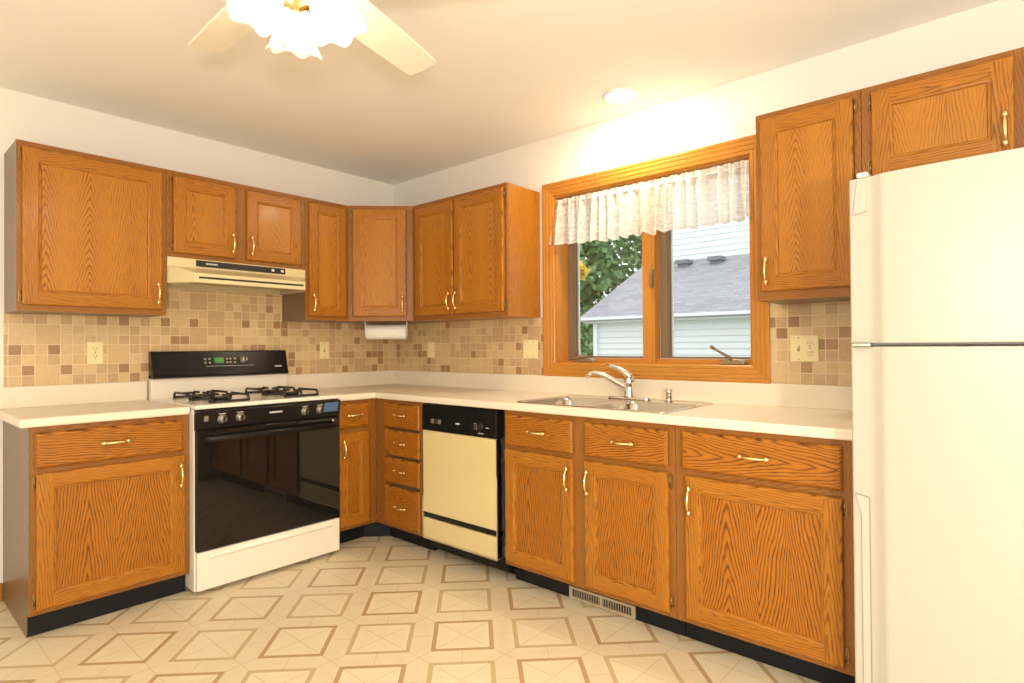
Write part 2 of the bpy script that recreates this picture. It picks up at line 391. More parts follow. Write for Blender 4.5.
def shinglem():
    m, nt, b = M('grey_shingles'); g = NT(nt)
    uv = g.n('ShaderNodeUVMap').outputs[0]
    br = g.n('ShaderNodeTexBrick'); g.l(uv, br.inputs['Vector']); br.inputs['Scale'].default_value = 1
    br.inputs['Color1'].default_value = (.33, .325, .345, 1); br.inputs['Color2'].default_value = (.42, .41, .43, 1); br.inputs['Mortar'].default_value = (.24, .24, .26, 1)
    br.inputs['Mortar Size'].default_value = .006; br.inputs['Brick Width'].default_value = .25; br.inputs['Row Height'].default_value = .13
    g.l(br.outputs[0], b.inputs['Base Color']); b.inputs['Roughness'].default_value = .9; return m
SHING = shinglem()
def leafm(name, a, bb):
    m, nt, b = M(name); g = NT(nt); tc = g.n('ShaderNodeTexCoord')
    g.l(g.mix(g.noise(tc.outputs['Object'], 2.2, 4), a, bb), b.inputs['Base Color']); b.inputs['Roughness'].default_value = .6; return m
LEAF = leafm('green_leaves', (.12, .24, .085), (.32, .47, .20))
LEAFY = leafm('yellow_leaves', (.75, .55, .06), (.85, .68, .12))
BARK = plain('bark', (.12, .09, .06), .9)
LAWN = leafm('lawn', (.13, .17, .07), (.20, .24, .12))

# ------------------------------------------------------------------ frames: (u right, w up, d out of the wall)
FA = lambda p: Vector((p[0], -p[2], p[1]))
FB = lambda p: Vector((-p[2], -p[0], p[1]))
R2 = math.sqrt(.5)
def FD(p): return Vector((-.457+p[0]*R2-p[2]*R2, -.457-p[0]*R2-p[2]*R2, p[1]))

def fbox(mb, F, u0, u1, w0, w1, d0, d1, grain='w', mat=0, skip=''):
    # box in (u,w,d): reuse MB.box with x=u, y=w, z=d
    sk = ''.join({'left': 'l', 'right': 'r', 'bottom': 'f', 'top': 'k', 'back': 'b', 'front': 't'}[q] for q in skip.split()) if skip else ''
    mb.box((u0, w0, d0), (u1, w1, d1), {'u': 'x', 'w': 'y', 'd': 'z'}[grain], mat, F, skip=sk)

def ringface(mb, F, A, B, grain, mat=0, off=(0, 0), sides='LRTB'):
    """four faces between rectangle A=(u0,u1,w0,w1,d) and rectangle B (inside or beyond)"""
    def R(r): return [(r[0], r[2], r[4]), (r[1], r[2], r[4]), (r[1], r[3], r[4]), (r[0], r[3], r[4])]
    a, b = R(A), R(B); out = F((0, 0, 1))-F((0, 0, 0))
    cu, cw = (A[0]+A[1])/2, (A[2]+A[3])/2
    for k, (i, j) in {'B': (0, 1), 'R': (1, 2), 'T': (2, 3), 'L': (3, 0)}.items():
        if k not in sides: continue
        q = [a[i], a[j], b[j], b[i]]
        g = grain if isinstance(grain, str) else grain[k]
        uv = [((p[0]+p[2]+off[0], p[1]+off[1]) if g == 'w' else (p[1]+p[2]+off[0], p[0]+off[1])) for p in q]
        m = Vector(((a[i][0]+a[j][0])/2-cu, (a[i][1]+a[j][1])/2-cw, 0)).normalized()
        h = (F((m.x, m.y, 0))-F((0, 0, 0)))*(1 if A[4] <= B[4] else -1) + out*.3
        mb.face([F(p) for p in q], uv, mat, hint=h)

def handle_mesh():
    mb = MB()
    L = .045
    for s in (-1, 1):
        mb.lathe([(.008, 0), (.0105, .003), (.0095, .010), (.006, .0165)], (0, 0, s*L), (0, -1, 0), 12)
        mb.lathe([(.004, -.008), (.0082, -.004), (.0090, .002), (.0055, .009), (.002, .0145)], (0, -.013, s*L), (0, 0, s), 10)
    path, rad = [], []
    for i in range(13):
        t = -1+i/6; path.append((0, -.013-.016*(1-t*t)**.8, t*L)); rad.append(.0034+.0026*(1-abs(t))**.7)
    mb.tube(path, rad, 8)
    me = obj('handle_source', mb, BRASS); d = me.data; bpy.data.objects.remove(me); return d
HANDLE = handle_mesh()
def yaw_of(F):
    o = F((0, 0, 1))-F((0, 0, 0)); return math.atan2(o.y, o.x)+math.pi/2
def add_handle(parent, F, u, w, d, vertical=True):
    o = bpy.data.objects.new('handle', HANDLE); COL.objects.link(o); o.parent = parent
    o.location = F((u, w, d))-origin_of(parent)
    o.rotation_euler = Matrix.Rotation(yaw_of(F), 4, 'Z').to_euler() if vertical else (Matrix.Rotation(yaw_of(F), 4, 'Z') @ Matrix.Rotation(math.pi/2, 4, 'Y')).to_euler()
    return o
def hinge_mesh():
    mb = MB()
    mb.box((-.0045, -.005, -.026), (.0045, .0, .026))
    mb.tube([(.0035, -.006, -.022), (.0035, -.006, .022)], .0036, 8)
    for z in (-.016, .016): mb.lathe([(.003, 0), (.003, .0015)], (-.003, -.006, z), (0, -1, 0), 8)
    me = obj('hinge_source', mb, ABRAS); d = me.data; bpy.data.objects.remove(me); return d
HINGE = hinge_mesh()
def add_hinge(parent, F, u, w, d, flip=False):
    o = bpy.data.objects.new('hinge', HINGE); COL.objects.link(o); o.parent = parent
    o.location = F((u, w, d))-origin_of(parent)
    o.rotation_euler = (Matrix.Rotation(yaw_of(F), 4, 'Z') @ (Matrix.Rotation(math.pi, 4, 'Y') if flip else Matrix.Identity(4))).to_euler()

def door(parent, F, u0, u1, w0, w1, d0, hinge='L', hw='low', sw=.057, th=.019, handle=True, hz=None):
    mb = MB(); d1 = d0+th; e = .007
    off = [(rnd()*50, rnd()*50) for _ in range(6)]
    G = {'L': 'w', 'R': 'w', 'T': 'u', 'B': 'u'}
    ringface(mb, F, (u0, u1, w0, w1, d0), (u0, u1, w0, w1, d1-.007), G, 0, off[0])
    ringface(mb, F, (u0, u1, w0, w1, d1-.007), (u0+e*.5, u1-e*.5, w0+e*.5, w1-e*.5, d1-.0015), G, 0, off[0])
    ringface(mb, F, (u0+e*.5, u1-e*.5, w0+e*.5, w1-e*.5, d1-.0015), (u0+e*1.3, u1-e*1.3, w0+e*1.3, w1-e*1.3, d1), G, 0, off[0])
    out = F((0, 0, 1))-F((0, 0, 0)); e2 = e*1.3
    def flat(a, b, c, d, g, o, mat, z):
        q = [(a, c), (b, c), (b, d), (a, d)]
        mb.face([F((p[0], p[1], z)) for p in q], [((p[0]+o[0], p[1]+o[1]) if g == 'w' else (p[1]+o[0], p[0]+o[1])) for p in q], mat, hint=out)
    flat(u0+e2, u0+sw, w0+e2, w1-e2, 'w', off[1], 0, d1); flat(u1-sw, u1-e2, w0+e2, w1-e2, 'w', off[2], 0, d1)
    flat(u0+sw, u1-sw, w0+e2, w0+sw, 'u', off[3], 0, d1); flat(u0+sw, u1-sw, w1-sw, w1-e2, 'u', off[4], 0, d1)
    i1 = (u0+sw, u1-sw, w0+sw, w1-sw, d1)
    s2 = sw+.003; i2 = (u0+s2, u1-s2, w0+s2, w1-s2, d1-.003)
    s3 = sw+.010; i3 = (u0+s3, u1-s3, w0+s3, w1-s3, d1-.0045)
    s4 = sw+.013; i4 = (u0+s4, u1-s4, w0+s4, w1-s4, d1-.010)
    ringface(mb, F, i1, i2, G, 0, off[1]); ringface(mb, F, i2, i3, G, 0, off[2]); ringface(mb, F, i3, i4, G, 0, off[3])
    flat(u0+s4, u1-s4, w0+s4, w1-s4, 'w', off[5], 1, d1-.010)
    flat(u0, u1, w0, w1, 'w', off[0], 0, d0)
    o = obj('door', mb, [OAKF, OAK if w0 > 1 else OAKL], parent)
    if handle:
        hu = (u1-.024) if hinge == 'L' else (u0+.024)
        hh = hz if hz is not None else (w0+.082 if hw == 'low' else w1-.095)
        add_handle(o, F, hu, hh, d1)
    for hwz in (w0+.042, w1-.035):
        add_hinge(o, F, u0-.008 if hinge == 'L' else u1+.008, hwz, d0+.0005, hinge == 'R')
    return o

def drawer(parent, F, u0, u1, w0, w1, d0, th=.019, hu=None):
    mb = MB(); d1 = d0+th; off = (rnd()*50, rnd()*50); e = .006
    ringface(mb, F, (u0, u1, w0, w1, d0), (u0, u1, w0, w1, d1-.008), 'u', 0, off)
    ringface(mb, F, (u0, u1, w0, w1, d1-.008), (u0+e, u1-e, w0+e, w1-e, d1-.002), 'u', 0, off)
    ringface(mb, F, (u0+e, u1-e, w0+e, w1-e, d1-.002), (u0+e*2, u1-e*2, w0+e*2, w1-e*2, d1), 'u', 0, off)
    out = F((0, 0, 1))-F((0, 0, 0))
    for z, e_ in ((d1, e*2), (d0, 0)):
        q = [(u0+e_, w0+e_), (u1-e_, w0+e_), (u1-e_, w1-e_), (u0+e_, w1-e_)]
        mb.face([F((p[0], p[1], z)) for p in q], [(p[1]+off[0], p[0]+off[1]) for p in q], 0, hint=out)
    o = obj('drawer', mb, OAKL, parent)
    add_handle(o, F, (u0+u1)/2 if hu is None else hu, (w0+w1)/2+.004, d1, False)
    return o

def body(parent, F, u0, u1, w0, w1, depth, stiles, rails, hollow=False, back=.001, side=None):
    """carcass with a face frame: stiles = [(a,b)], rails = [(a,b,[(u0,u1)...])]"""
    mb = MB()
    if hollow:
        fbox(mb, F, u0, u1, w0, .70, back, depth-.018, 'w', 1)
        for a, b in ((u0, u0+.018), (u1-.018, u1)): fbox(mb, F, a, b, .70, w1, back, depth-.018, 'w', 1)
    else: fbox(mb, F, u0, u1, w0, w1, back, depth-.018, 'w', 1)
    for a, b in stiles: fbox(mb, F, a, b, w0, w1, depth-.018, depth, 'w', 0)
    for a, b, spans in rails:
        for p, q in spans: fbox(mb, F, p, q, a, b, depth-.018, depth, 'u', 0)
    return obj('body', mb, [OAKB, side or OAKS], parent)

def toe(parent, F, u0, u1, d, h=.1):
    mb = MB(); fbox(mb, F, u0, u1, 0.001, h, .01, d, 'u')
    return obj('toe_kick', mb, TOE, parent, bevel=.003)

UB, UT, CEILZ = 1.37, 2.137, 2.455
BD, UD = .61, .305

# ------------------------------------------------------------------ room shell
XL, YB = -5.4, -5.9          # far walls behind the camera
mb = MB(); mb.box((XL, YB, -.08), (.12, .12, 0)); struct('floor', mb, FLOOR)
mb = MB(); mb.box((XL, YB, CEILZ), (.12, .12, CEILZ+.1)); struct('ceiling', mb, CEIL)
mb = MB(); mb.box((XL, 0, 0), (.12, .12, CEILZ)); struct('wall_back', mb, PAINT)
WY0, WY1, WZ0, WZ1 = -2.722, -1.565, 1.093, 2.090       # window opening
mb = MB()
mb.box((0, WY1, 0), (.12, 0, CEILZ)); mb.box((0, YB, 0), (.12, WY0, CEILZ))
mb.box((0, WY0, 0), (.12, WY1, WZ0)); mb.box((0, WY0, WZ1), (.12, WY1, CEILZ))
struct('wall_right', mb, PAINT)
mb = MB(); mb.box((XL, YB-.12, 0), (.12, YB, CEILZ)); struct('wall_front', mb, PAINT)
mb = MB()   # wall with a wide patio opening that lets the day in behind the camera
mb.box((XL-.12, YB, 0), (XL, -4.9, CEILZ)); mb.box((XL-.12, -2.6, 0), (XL, 0, CEILZ)); mb.box((XL-.12, -4.9, 2.08), (XL, -2.6, CEILZ))
struct('wall_left', mb, PAINT)
mb = MB(); mb.box((XL, -.013, 0.0), (-2.313, -.001, .085), 'x'); struct('baseboard_back', mb, OAKF, bevel=.003)

# ------------------------------------------------------------------ tile backsplash
TOPZ = 1.016
def splash(name, F, cells, label):
    mb = MB(); off = (10.0, 0.0-TOPZ+10*.0507)
    for a, b, c, d in cells: mb.box((a, c, .0005), (b, d, .009), 'y', 0, F, off=off)
    return struct(name, mb, TILE, label)
splash('trim_1', FA, [(-2.308, -1.7005, TOPZ, UB+.001), (-1.7005, -.9135, TOPZ-.1, 1.60), (-.9135, -.0005, TOPZ, UB+.001)], 'tan mosaic tile backsplash behind the range and left counter')
splash('trim_2', FB, [(.0095, 1.488, TOPZ, UB+.001)], 'tan mosaic tile backsplash between the corner and the window')
splash('trim_3', FB, [(2.80, 3.25, TOPZ, UB+.006)], 'tan mosaic tile backsplash between the window and the refrigerator')

# ------------------------------------------------------------------ wall cabinets
def upper(label, F, u0, u1, w0, w1, doors, loc, mids=(), side=None, sl=.022, sr=.022, rl=.027):
    t = thing('wall_cabinet', label, 'cabinet', F(((u0+u1)/2, w0, 0)), 'honey oak wall cabinets')
    st = [(u0, u0+sl), (u1-sr, u1)]+list(mids)
    ed = sorted(st); sp = [(ed[i][1], ed[i+1][0]) for i in range(len(ed)-1)]
    body(t, F, u0, u1, w0, w1, UD, st, [(w0, w0+rl+.012, sp), (w1-rl-.012, w1, sp)], side=side)
    for a, b, z0, z1, h in doors: door(t, F, a, b, z0, z1, UD, h)
    return t
upper('wide single-door oak wall cabinet at the far left end, beside the range hood', FA, -2.306, -1.702, UB, UT, [(-2.288, -1.722, 1.398, 2.112, 'L')], 0, sl=.03, sr=.03)
upper('short two-door oak wall cabinet above the range hood', FA, -1.700, -.915, 1.680, UT, [(-1.670, -1.343, 1.703, 2.110, 'L'), (-1.284, -.947, 1.703, 2.110, 'R')], 0, mids=[(-1.345, -1.282)], sl=.04, sr=.042)
upper('narrow single-door oak wall cabinet between the range hood and the corner cabinet', FA, -.913, -.611, UB, UT, [(-.894, -.632, 1.395, 2.112, 'R')], 0, sl=.03, sr=.03)
# corner cabinet: pentagon plan
t = thing('wall_cabinet', 'diagonal oak corner wall cabinet above the paper towel roll', 'cabinet', (-.3, -.3, UB), 'honey oak wall cabinets')
mb = MB()
poly = [(-.001, -.001), (-.609, -.001), (-.609, -.305), (-.305, -.609), (-.001, -.609)]
mb.prism(poly, lambda p: Vector((p[0], p[1], p[2])), UB, UT, 1)
hwid = .304*math.sqrt(2)/2
for a, b in ((-hwid+.002, -hwid+.036), (hwid-.036, hwid-.002)): fbox(mb, FD, a, b, UB, UT, .0005, .003, 'w', 0)
for a, b in ((UB, UB+.03), (UT-.03, UT)): fbox(mb, FD, -hwid+.036, hwid-.036, a, b, .0005, .003, 'u', 0)
obj('body', mb, [OAKB, OAKS], t)
door(t, FD, -.181, .171, 1.400, 2.114, .003, 'L')
upper('two-door oak wall cabinet left of the window, its plain end panel showing', FB, .611, 1.452, UB, UT, [(.648, 1.010, 1.398, 2.112, 'L'), (1.024, 1.434, 1.398, 2.112, 'R')], 0, mids=[(1.000, 1.034)], sl=.042, sr=.022, side=OAKF)
upper('tall single-door oak wall cabinet between the window and the refrigerator', FB, 2.846, 3.228, UB+.005, UT+.008, [(2.866, 3.204, 1.412, 2.122, 'R')], 0)
t = upper('short oak wall cabinet above the refrigerator', FB, 3.230, 4.10, 1.775, UT+.008, [(3.262, 3.662, 1.803, 2.122, 'L'), (3.69, 4.06, 1.803, 2.122, 'R')], 0, mids=[(3.650, 3.70)], sl=.034, sr=.034)

# ------------------------------------------------------------------ base cabinets
def base(label, F, u0, u1, doors, drawers, stiles, mid=True, toed=.535, tu=None, z1=.8755, hollow=False, endp=False):
    t = thing('base_cabinet', label, 'cabinet', F(((u0+u1)/2, 0, .3)), 'honey oak base cabinets')
    ed = sorted(stiles); sp = [(ed[i][1], ed[i+1][0]) for i in range(len(ed)-1)]
    rails = [(.1, .138, sp), (.838, z1, sp)]
    if mid: rails.append((.668, .716, sp))
    body(t, F, u0, u1, .1, z1, BD, stiles, rails, hollow)
    toe(t, F, *(tu or (u0, u1)), toed)
    if endp:
        mb = MB(); fbox(mb, F, u0-.003, u0-.0003, .001, z1, .005, toed+.0005, 'w'); fbox(mb, F, u0-.003, u0-.0003, .1, z1, toed+.0005, BD-.001, 'w'); obj('end_panel', mb, OAKS, t)
    for a, b, h in doors: door(t, F, a, b, .120, .682, BD, h, 'high')
    for d in drawers: drawer(t, F, *d[:4], BD)
    return t
base('oak base cabinet at the far left end, left of the range', FA, -2.308, -1.703, [(-2.290, -1.722, 'L')], [(-2.292, -1.731, .703, .852)], [(-2.308, -2.266), (-1.75, -1.703)], toed=.562, endp=True)
t = base('narrow oak base cabinet in the corner just right of the range', FA, -.912, -.6105, [(-.879, -.668, 'R')], [(-.877, -.671, .712, .852)], [(-.912, -.85), (-.70, -.6105)], toed=.535, tu=(-.912, -.649))
mb = MB(); mb.prism([(-.649, -.535), (-.535, -.649), (-.50, -.60), (-.60, -.50)], lambda p: Vector(p), .001, .1); 
struct('trim_4', mb, TOE, 'black diagonal vinyl toe kick in the inside corner')
t = base('oak base cabinet with four stacked drawers left of the dishwasher', FB, .6115, 1.072, [], [(.713, 1.048, .710, .856), (.713, 1.048, .540, .694), (.713, 1.048, .375, .524), (.713, 1.048, .118, .352)], [(.6115, .74), (1.03, 1.072)], mid=False, tu=(.649, 1.072))
base('two-door oak sink base cabinet right of the dishwasher', FB, 1.702, 2.622, [(1.714, 2.128, 'L'), (2.190, 2.597, 'R')], [(1.717, 2.126, .703, .852), (2.189, 2.595, .703, .852)], [(1.702, 1.74), (2.10, 2.22), (2.57, 2.622)], hollow=True)
base('wide single-door oak base cabinet beside the refrigerator', FB, 2.624, 3.262, [(2.666, 3.219, 'R')], [(2.652, 3.219, .706, .854)], [(2.624, 2.70), (3.19, 3.262)])

# ------------------------------------------------------------------ countertops
def slab(parent, cells, z0, z1):
    """cells: list of (x0,x1,y0,y1) non-overlapping; welded slab"""
    xs = sorted({c[0] for c in cells} | {c[1] for c in cells}); ys = sorted({c[2] for c in cells} | {c[3] for c in cells})
    inn = lambda i, j: 0 <= i < len(xs)-1 and 0 <= j < len(ys)-1 and any(c[0] <= xs[i]+1e-6 and xs[i+1] <= c[1]+1e-6 and c[2] <= ys[j]+1e-6 and ys[j+1] <= c[3]+1e-6 for c in cells)
    mb = MB()
    for i in range(len(xs)-1):
        for j in range(len(ys)-1):
            if not inn(i, j): continue
            x0, x1, y0, y1 = xs[i], xs[i+1], ys[j], ys[j+1]
            for z, h in ((z0, -1), (z1, 1)): mb.face([(x0, y0, z), (x1, y0, z), (x1, y1, z), (x0, y1, z)], hint=(0, 0, h))
            for (a, b, p, q, h) in ((i-1, j, (x0, y0), (x0, y1), (-1, 0, 0)), (i+1, j, (x1, y0), (x1, y1), (1, 0, 0)), (i, j-1, (x0, y0), (x1, y0), (0, -1, 0)), (i, j+1, (x0, y1), (x1, y1), (0, 1, 0))):
                if not inn(a, b): mb.face([(p[0], p[1], z0), (q[0], q[1], z0), (q[0], q[1], z1), (p[0], p[1], z1)], hint=h)
    return mb
CF = .637
t = thing('countertop', 'short cream laminate countertop left of the range', 'countertop', (-2.03, -.3, .876), 'cream countertops')
obj('slab', slab(t, [(-2.345, -1.703, -CF, -.0005)], .876, .914), LAMI, t, bevel=.009, seg=3)
mb = MB(); mb.box((-2.335, -.0205, .913), (-1.703, -.0095, TOPZ)); obj('backsplash_lip', mb, LAMI, t, bevel=.004)
SX0, SX1, SY0, SY1 = -.590, -.078, -2.572, -1.748      # sink outline
t = thing('countertop', 'long L-shaped cream laminate countertop with the sink set in it', 'countertop', (-.4, -1.5, .876), 'cream countertops')
hx0, hx1, hy0, hy1 = SX0+.022, SX1-.022, SY0+.022, SY1-.022
YE = -3.262
obj('slab', slab(t, [(-.912, -.0005, -CF, -.0005), (-CF, hx0, YE, -CF), (hx1, -.0005, YE, -CF), (hx0, hx1, YE, hy0), (hx0, hx1, hy1, -CF)], .876, .914), LAMI, t, bevel=.009, seg=3)
mb = MB(); mb.box((-.912, -.0205, .913), (-.0005, -.0095, TOPZ)); mb.box((-.0205, YE, .913), (-.0095, -.0205, TOPZ)); obj('backsplash_lip', mb, LAMI, t, bevel=.004)

# ------------------------------------------------------------------ sink, faucet, sprayer
t = thing('sink', 'double-bowl stainless steel sink set in the countertop below the window', 'sink', (-.33, -2.16, .914))
def rrect(x0, x1, y0, y1, r, z, n=5):
    pts = []
    for cx, cy, a0 in ((x1-r, y1-r, 0), (x0+r, y1-r, 90), (x0+r, y0+r, 180), (x1-r, y0+r, 270)):
        for k in range(n+1):
            a = math.radians(a0+90*k/n); pts.append((cx+r*math.cos(a), cy+r*math.sin(a), z))
    return pts
ym = (SY0+SY1)/2; bowls = [(SX0+.032, SX1-.115, ym+.016, SY1-.032), (SX0+.032, SX1-.115, SY0+.032, ym-.016)]
mb = MB(); zr = .9165
# rim: flat deck strips plus rolled edge
mb.rings([rrect(SX0, SX1, SY0, SY1, .03, .9142), rrect(SX0+.003, SX1-.003, SY0+.003, SY1-.003, .028, .9185), rrect(SX0+.012, SX1-.012, SY0+.012, SY1-.012, .022, zr)], cap0=False, cap1=False)
a = SX0+.012; b_ = SX1-.012; c = SY0+.012; d = SY1-.012
for (x0, x1, y0, y1) in ((a, bowls[0][0], c, d), (bowls[0][1], b_, c, d), (bowls[0][0], bowls[0][1], c, bowls[1][2]), (bowls[0][0], bowls[0][1], bowls[1][3], bowls[0][2]), (bowls[0][0], bowls[0][1], bowls[0][3], d)):
    mb.face([(x0, y0, zr), (x1, y0, zr), (x1, y1, zr), (x0, y1, zr)], hint=(0, 0, 1))
obj('rim', mb, STEEL, t)
for (x0, x1, y0, y1) in bowls:
    mb = MB(); rs = []
    for ins, z, r in ((0, zr, .012), (.0, zr-.001, .03), (.006, zr-.02, .05), (.016, .80, .055), (.03, .757, .06), (.06, .748, .07)):
        rs.append(rrect(x0+ins, x1-ins, y0+ins, y1-ins, r, z))
    mb.rings(rs, cap0=False, cap1=True)
    bo = obj('bowl', mb, STEEL, t)
    mb = MB(); mb.lathe([(.045, 0), (.045, .002), (.036, .003), (.030, -.001), (.004, -.001), (.004, .004), (.0, .004)], ((x0+x1)/2, (y0+y1)/2, .7475)); obj('drain', mb, CHRM, bo)

fy, fx, fz = -2.135, -.125, .9166
t = thing('faucet', 'chrome single-lever kitchen faucet behind the sink', 'faucet', (fx, fy, fz))
mb = MB(); rs = []
for z, ins in ((0, 0), (.008, 0), (.012, .004)): rs.append([Vector((fx+p[0], fy+p[1], fz+z)) for p in rrect(-.026+ins, .026-ins, -.122+ins, .122-ins, .024-ins, 0)])
mb.rings(rs); obj('base_plate', mb, CHRM, t)
mb = MB(); mb.lathe([(.031, .010), (.031, .018), (.027, .030), (.0265, .075), (.028, .082), (.028, .096), (.022, .108), (.006, .114)], (fx, fy, fz)); obj('faucet_body', mb, CHRM, t)
mb = MB()
tip = Vector((-.185, -1.921, 1.052)); b0 = Vector((fx, fy, fz+.055))
path, rad = [], []
for i in range(15):
    s_ = i/14; p = b0.lerp(tip, s_); hh = .018*math.sin(math.pi*min(1, s_*1.0)**1.6) + (0 if s_ < .86 else -.012*((s_-.86)/.14)**2)
    path.append(p+Vector((0, 0, hh))); rad.append(.0145-.003*s_)
path.append(tip+Vector((-.002, .006, -.028))); rad.append(.0105)
mb.tube(path, rad, 12); obj('spout', mb, CHRM, t)
mb = MB()
lp = [Vector((fx, fy-.012, fz+.106)), Vector((fx, fy+.010, fz+.128)), Vector((fx-.010, fy+.05, fz+.155)), Vector((fx-.02, fy+.10, fz+.172)), Vector((fx-.022, fy+.118, fz+.174))]
mb.tube(lp, [.020, .018, .012, .0095, .007], 10); obj('lever', mb, CHRM, t)
t = thing('side_sprayer', 'small chrome sprayer standing right of the kitchen faucet', 'sprayer', (-.115, -2.352, fz))
mb = MB(); mb.lathe([(.019, 0), (.019, .006), (.014, .012)], (-.115, -2.352, fz)); obj('escutcheon', mb, CHRM, t)
mb = MB(); mb.lathe([(.015, .010), (.015, .035), (.0175, .042), (.018, .056), (.012, .060)], (-.115, -2.352, fz)); obj('spray_head', mb, CHRM, t)

# ------------------------------------------------------------------ range
RX0, RX1 = -1.699, -.9155
t = thing('gas_range', 'white and black gas range standing between the oak base cabinets', 'range', ((RX0+RX1)/2, -.33, 0))
mb = MB(); mb.box((RX0, -.662, .02), (RX1, -.022, .899)); mb.box((RX0+.03, -.62, 0.001), (RX1-.03, -.06, .02))
obj('body', mb, ENAM, t, bevel=.003)
mb = MB()
mb.box((RX0-.001, -.690, .899), (RX1+.001, -.075, .921)); obj('cooktop', mb, ENAM, t, bevel=.007, seg=3)
# backguard
mb = MB(); mb.box((RX0, -.068, .905), (RX1, -.020, 1.052)); obj('backguard', mb, ENAM, t, bevel=.004)
sec = [(-.022, 1.180), (-.050, 1.180), (-.060, 1.174), (-.090, 1.052), (-.098, 1.044), (-.098, 1.032), (-.078, 1.026), (-.022, 1.026)]
mb = MB(); mb.prism(sec, lambda p: Vector((p[2], p[0], p[1])), RX0, RX1); mb2 = obj('control_panel', mb, BLKP, t, bevel=.003)
def on_bg(x, s):   # point on the slanted face, s 0..1 from bottom to top
    return Vector((x, -.091+.030*s-.0015, 1.052+.126*s))
def bg_patch(x0, x1, s0, s1, th=.002):
    m_ = MB(); n = Vector((0, -.126, -.030)).normalized(); n = Vector((0, -.973, .232))
    A = [on_bg(x0, s0), on_bg(x1, s0), on_bg(x1, s1), on_bg(x0, s1)]; Bq = [p+n*th for p in A]
    m_.face(Bq, hint=n)
    for i in range(4): m_.face([A[i], A[(i+1) % 4], Bq[(i+1) % 4], Bq[i]])
    return m_
obj('clock_display', bg_patch(-1.368, -1.315, .44, .70), DISP, mb2)
KEYM = plain('keypad_buttons', (.36, .30, .26), .4)
for bx in (-1.420, -1.396, -1.296, -1.276, -1.250):
    for s0 in (.43, .60): obj('button', bg_patch(bx-.006, bx+.006, s0, s0+.08, .0025), KEYM, mb2)
mb = bg_patch(-1.42, -1.14, .30, .312, .0015); obj('panel_line', mb, SILV, mb2)
mb = bg_patch(-1.005, -.958, .20, .245, .0015); obj('model_badge', mb, SILV, mb2)
def knob(parent, o, n, mat=KNOBM, r=.019):
    m_ = MB(); o = Vector(o); n = Vector(n).normalized()
    m_.lathe([(r*1.12, 0), (r*1.12, .003), (r*.85, .006), (r*.8, .018), (r*.6, .021)], o, n, 20)
    k = obj('knob', m_, mat, parent)
    m_ = MB(); a = n.orthogonal().normalized(); b = Vector((0, 0, 1)); b = (b-n*b.dot(n)).normalized(); a = n.cross(b)
    pts = [o+n*.019+a*s*.0035+b*h*r*.85 for s, h in ((-1, -1), (1, -1), (1, 1), (-1, 1))]; top = [p+n*.010 for p in pts]
    m_.face(top, hint=n)
    for i in range(4): m_.face([pts[i], pts[(i+1) % 4], top[(i+1) % 4], top[i]])
    obj('grip', m_, BLKP, k, weld=True); return k
kn = on_bg(-1.196, .58); knob(mb2, kn, (0, -.973, .232), KNOBM, .023)
# front control panel (slanted), handle, door, drawer
fr = [(-.662, .899), (-.694, .893), (-.702, .885), (-.684, .800), (-.662, .795)]
mb = MB(); mb.prism(fr, lambda p: Vector((p[2], p[0], p[1])), RX0+.001, RX1-.001); fp = obj('front_panel', mb, BLKP, t, bevel=.003)
fn = Vector((0, -.978, -.207)).normalized(); fn = Vector((0, -.978, -.207))
def on_fp(x, z): return Vector((x, -.684-(z-.800)/.085*.018, z))
for kx in (-1.577, -1.489, -1.137, -1.045): knob(fp, on_fp(kx, .846), (0, -.978, -.207), KNOBM, .022)
def fp_patch(x0, x1, z0, z1, th=.002):
    m_ = MB(); n = Vector((0, -.978, -.207)); A = [on_fp(x0, z0), on_fp(x1, z0), on_fp(x1, z1), on_fp(x0, z1)]; Bq = [p+n*th for p in A]
    m_.face(Bq, hint=n)
    for i in range(4): m_.face([A[i], A[(i+1) % 4], Bq[(i+1) % 4], Bq[i]])
    return m_
obj('maker_badge', fp_patch(-1.338, -1.268, .853, .860), SILV, fp)
obj('light_switch', fp_patch(-1.665, -1.645, .842, .868, .004), KNOBM, fp)
for kx in (-1.585, -1.497, -1.145, -1.053):
    obj('marking', fp_patch(kx-.012, kx+.022, .872, .8745, .0012), SILV, fp)
obj('warning_sticker', fp_patch(-1.020, -.932, .830, .882, .0012), BLUET, fp)
mb = MB(); mb.box((RX0+.003, -.690, .214), (RX1-.002, -.664, .796)); od = obj('oven_door', mb, BLKG, t, bevel=.004)
mb = MB(); mb.tube([(RX0+.045, -.688, .757), (RX0+.045, -.718, .757), (RX0+.06, -.732, .757), (RX1-.06, -.732, .757), (RX1-.045, -.718, .757), (RX1-.045, -.688, .757)], .0165, 12)
obj('handle', mb, BLKP, od)
mb = MB(); mb.lathe([(.006, 0), (.006, .004), (.003, .006)], (-.962, -.690, .778), (0, -1, 0), 12); obj('round_tab', mb, SILV, od)
mb = MB(); mb.box((RX0+.006, -.690, .024), (RX1-.003, -.664, .210)); od = obj('storage_drawer', mb, ENAM, t, bevel=.008, seg=3)
mb = MB(); mb.prism([(-.690, .170), (-.6985, .178), (-.6985, .186), (-.690, .196)], lambda p: Vector((p[2], p[0], p[1])), RX0+.06, RX1-.05); obj('pull_lip', mb, ENAM, od, bevel=.002)
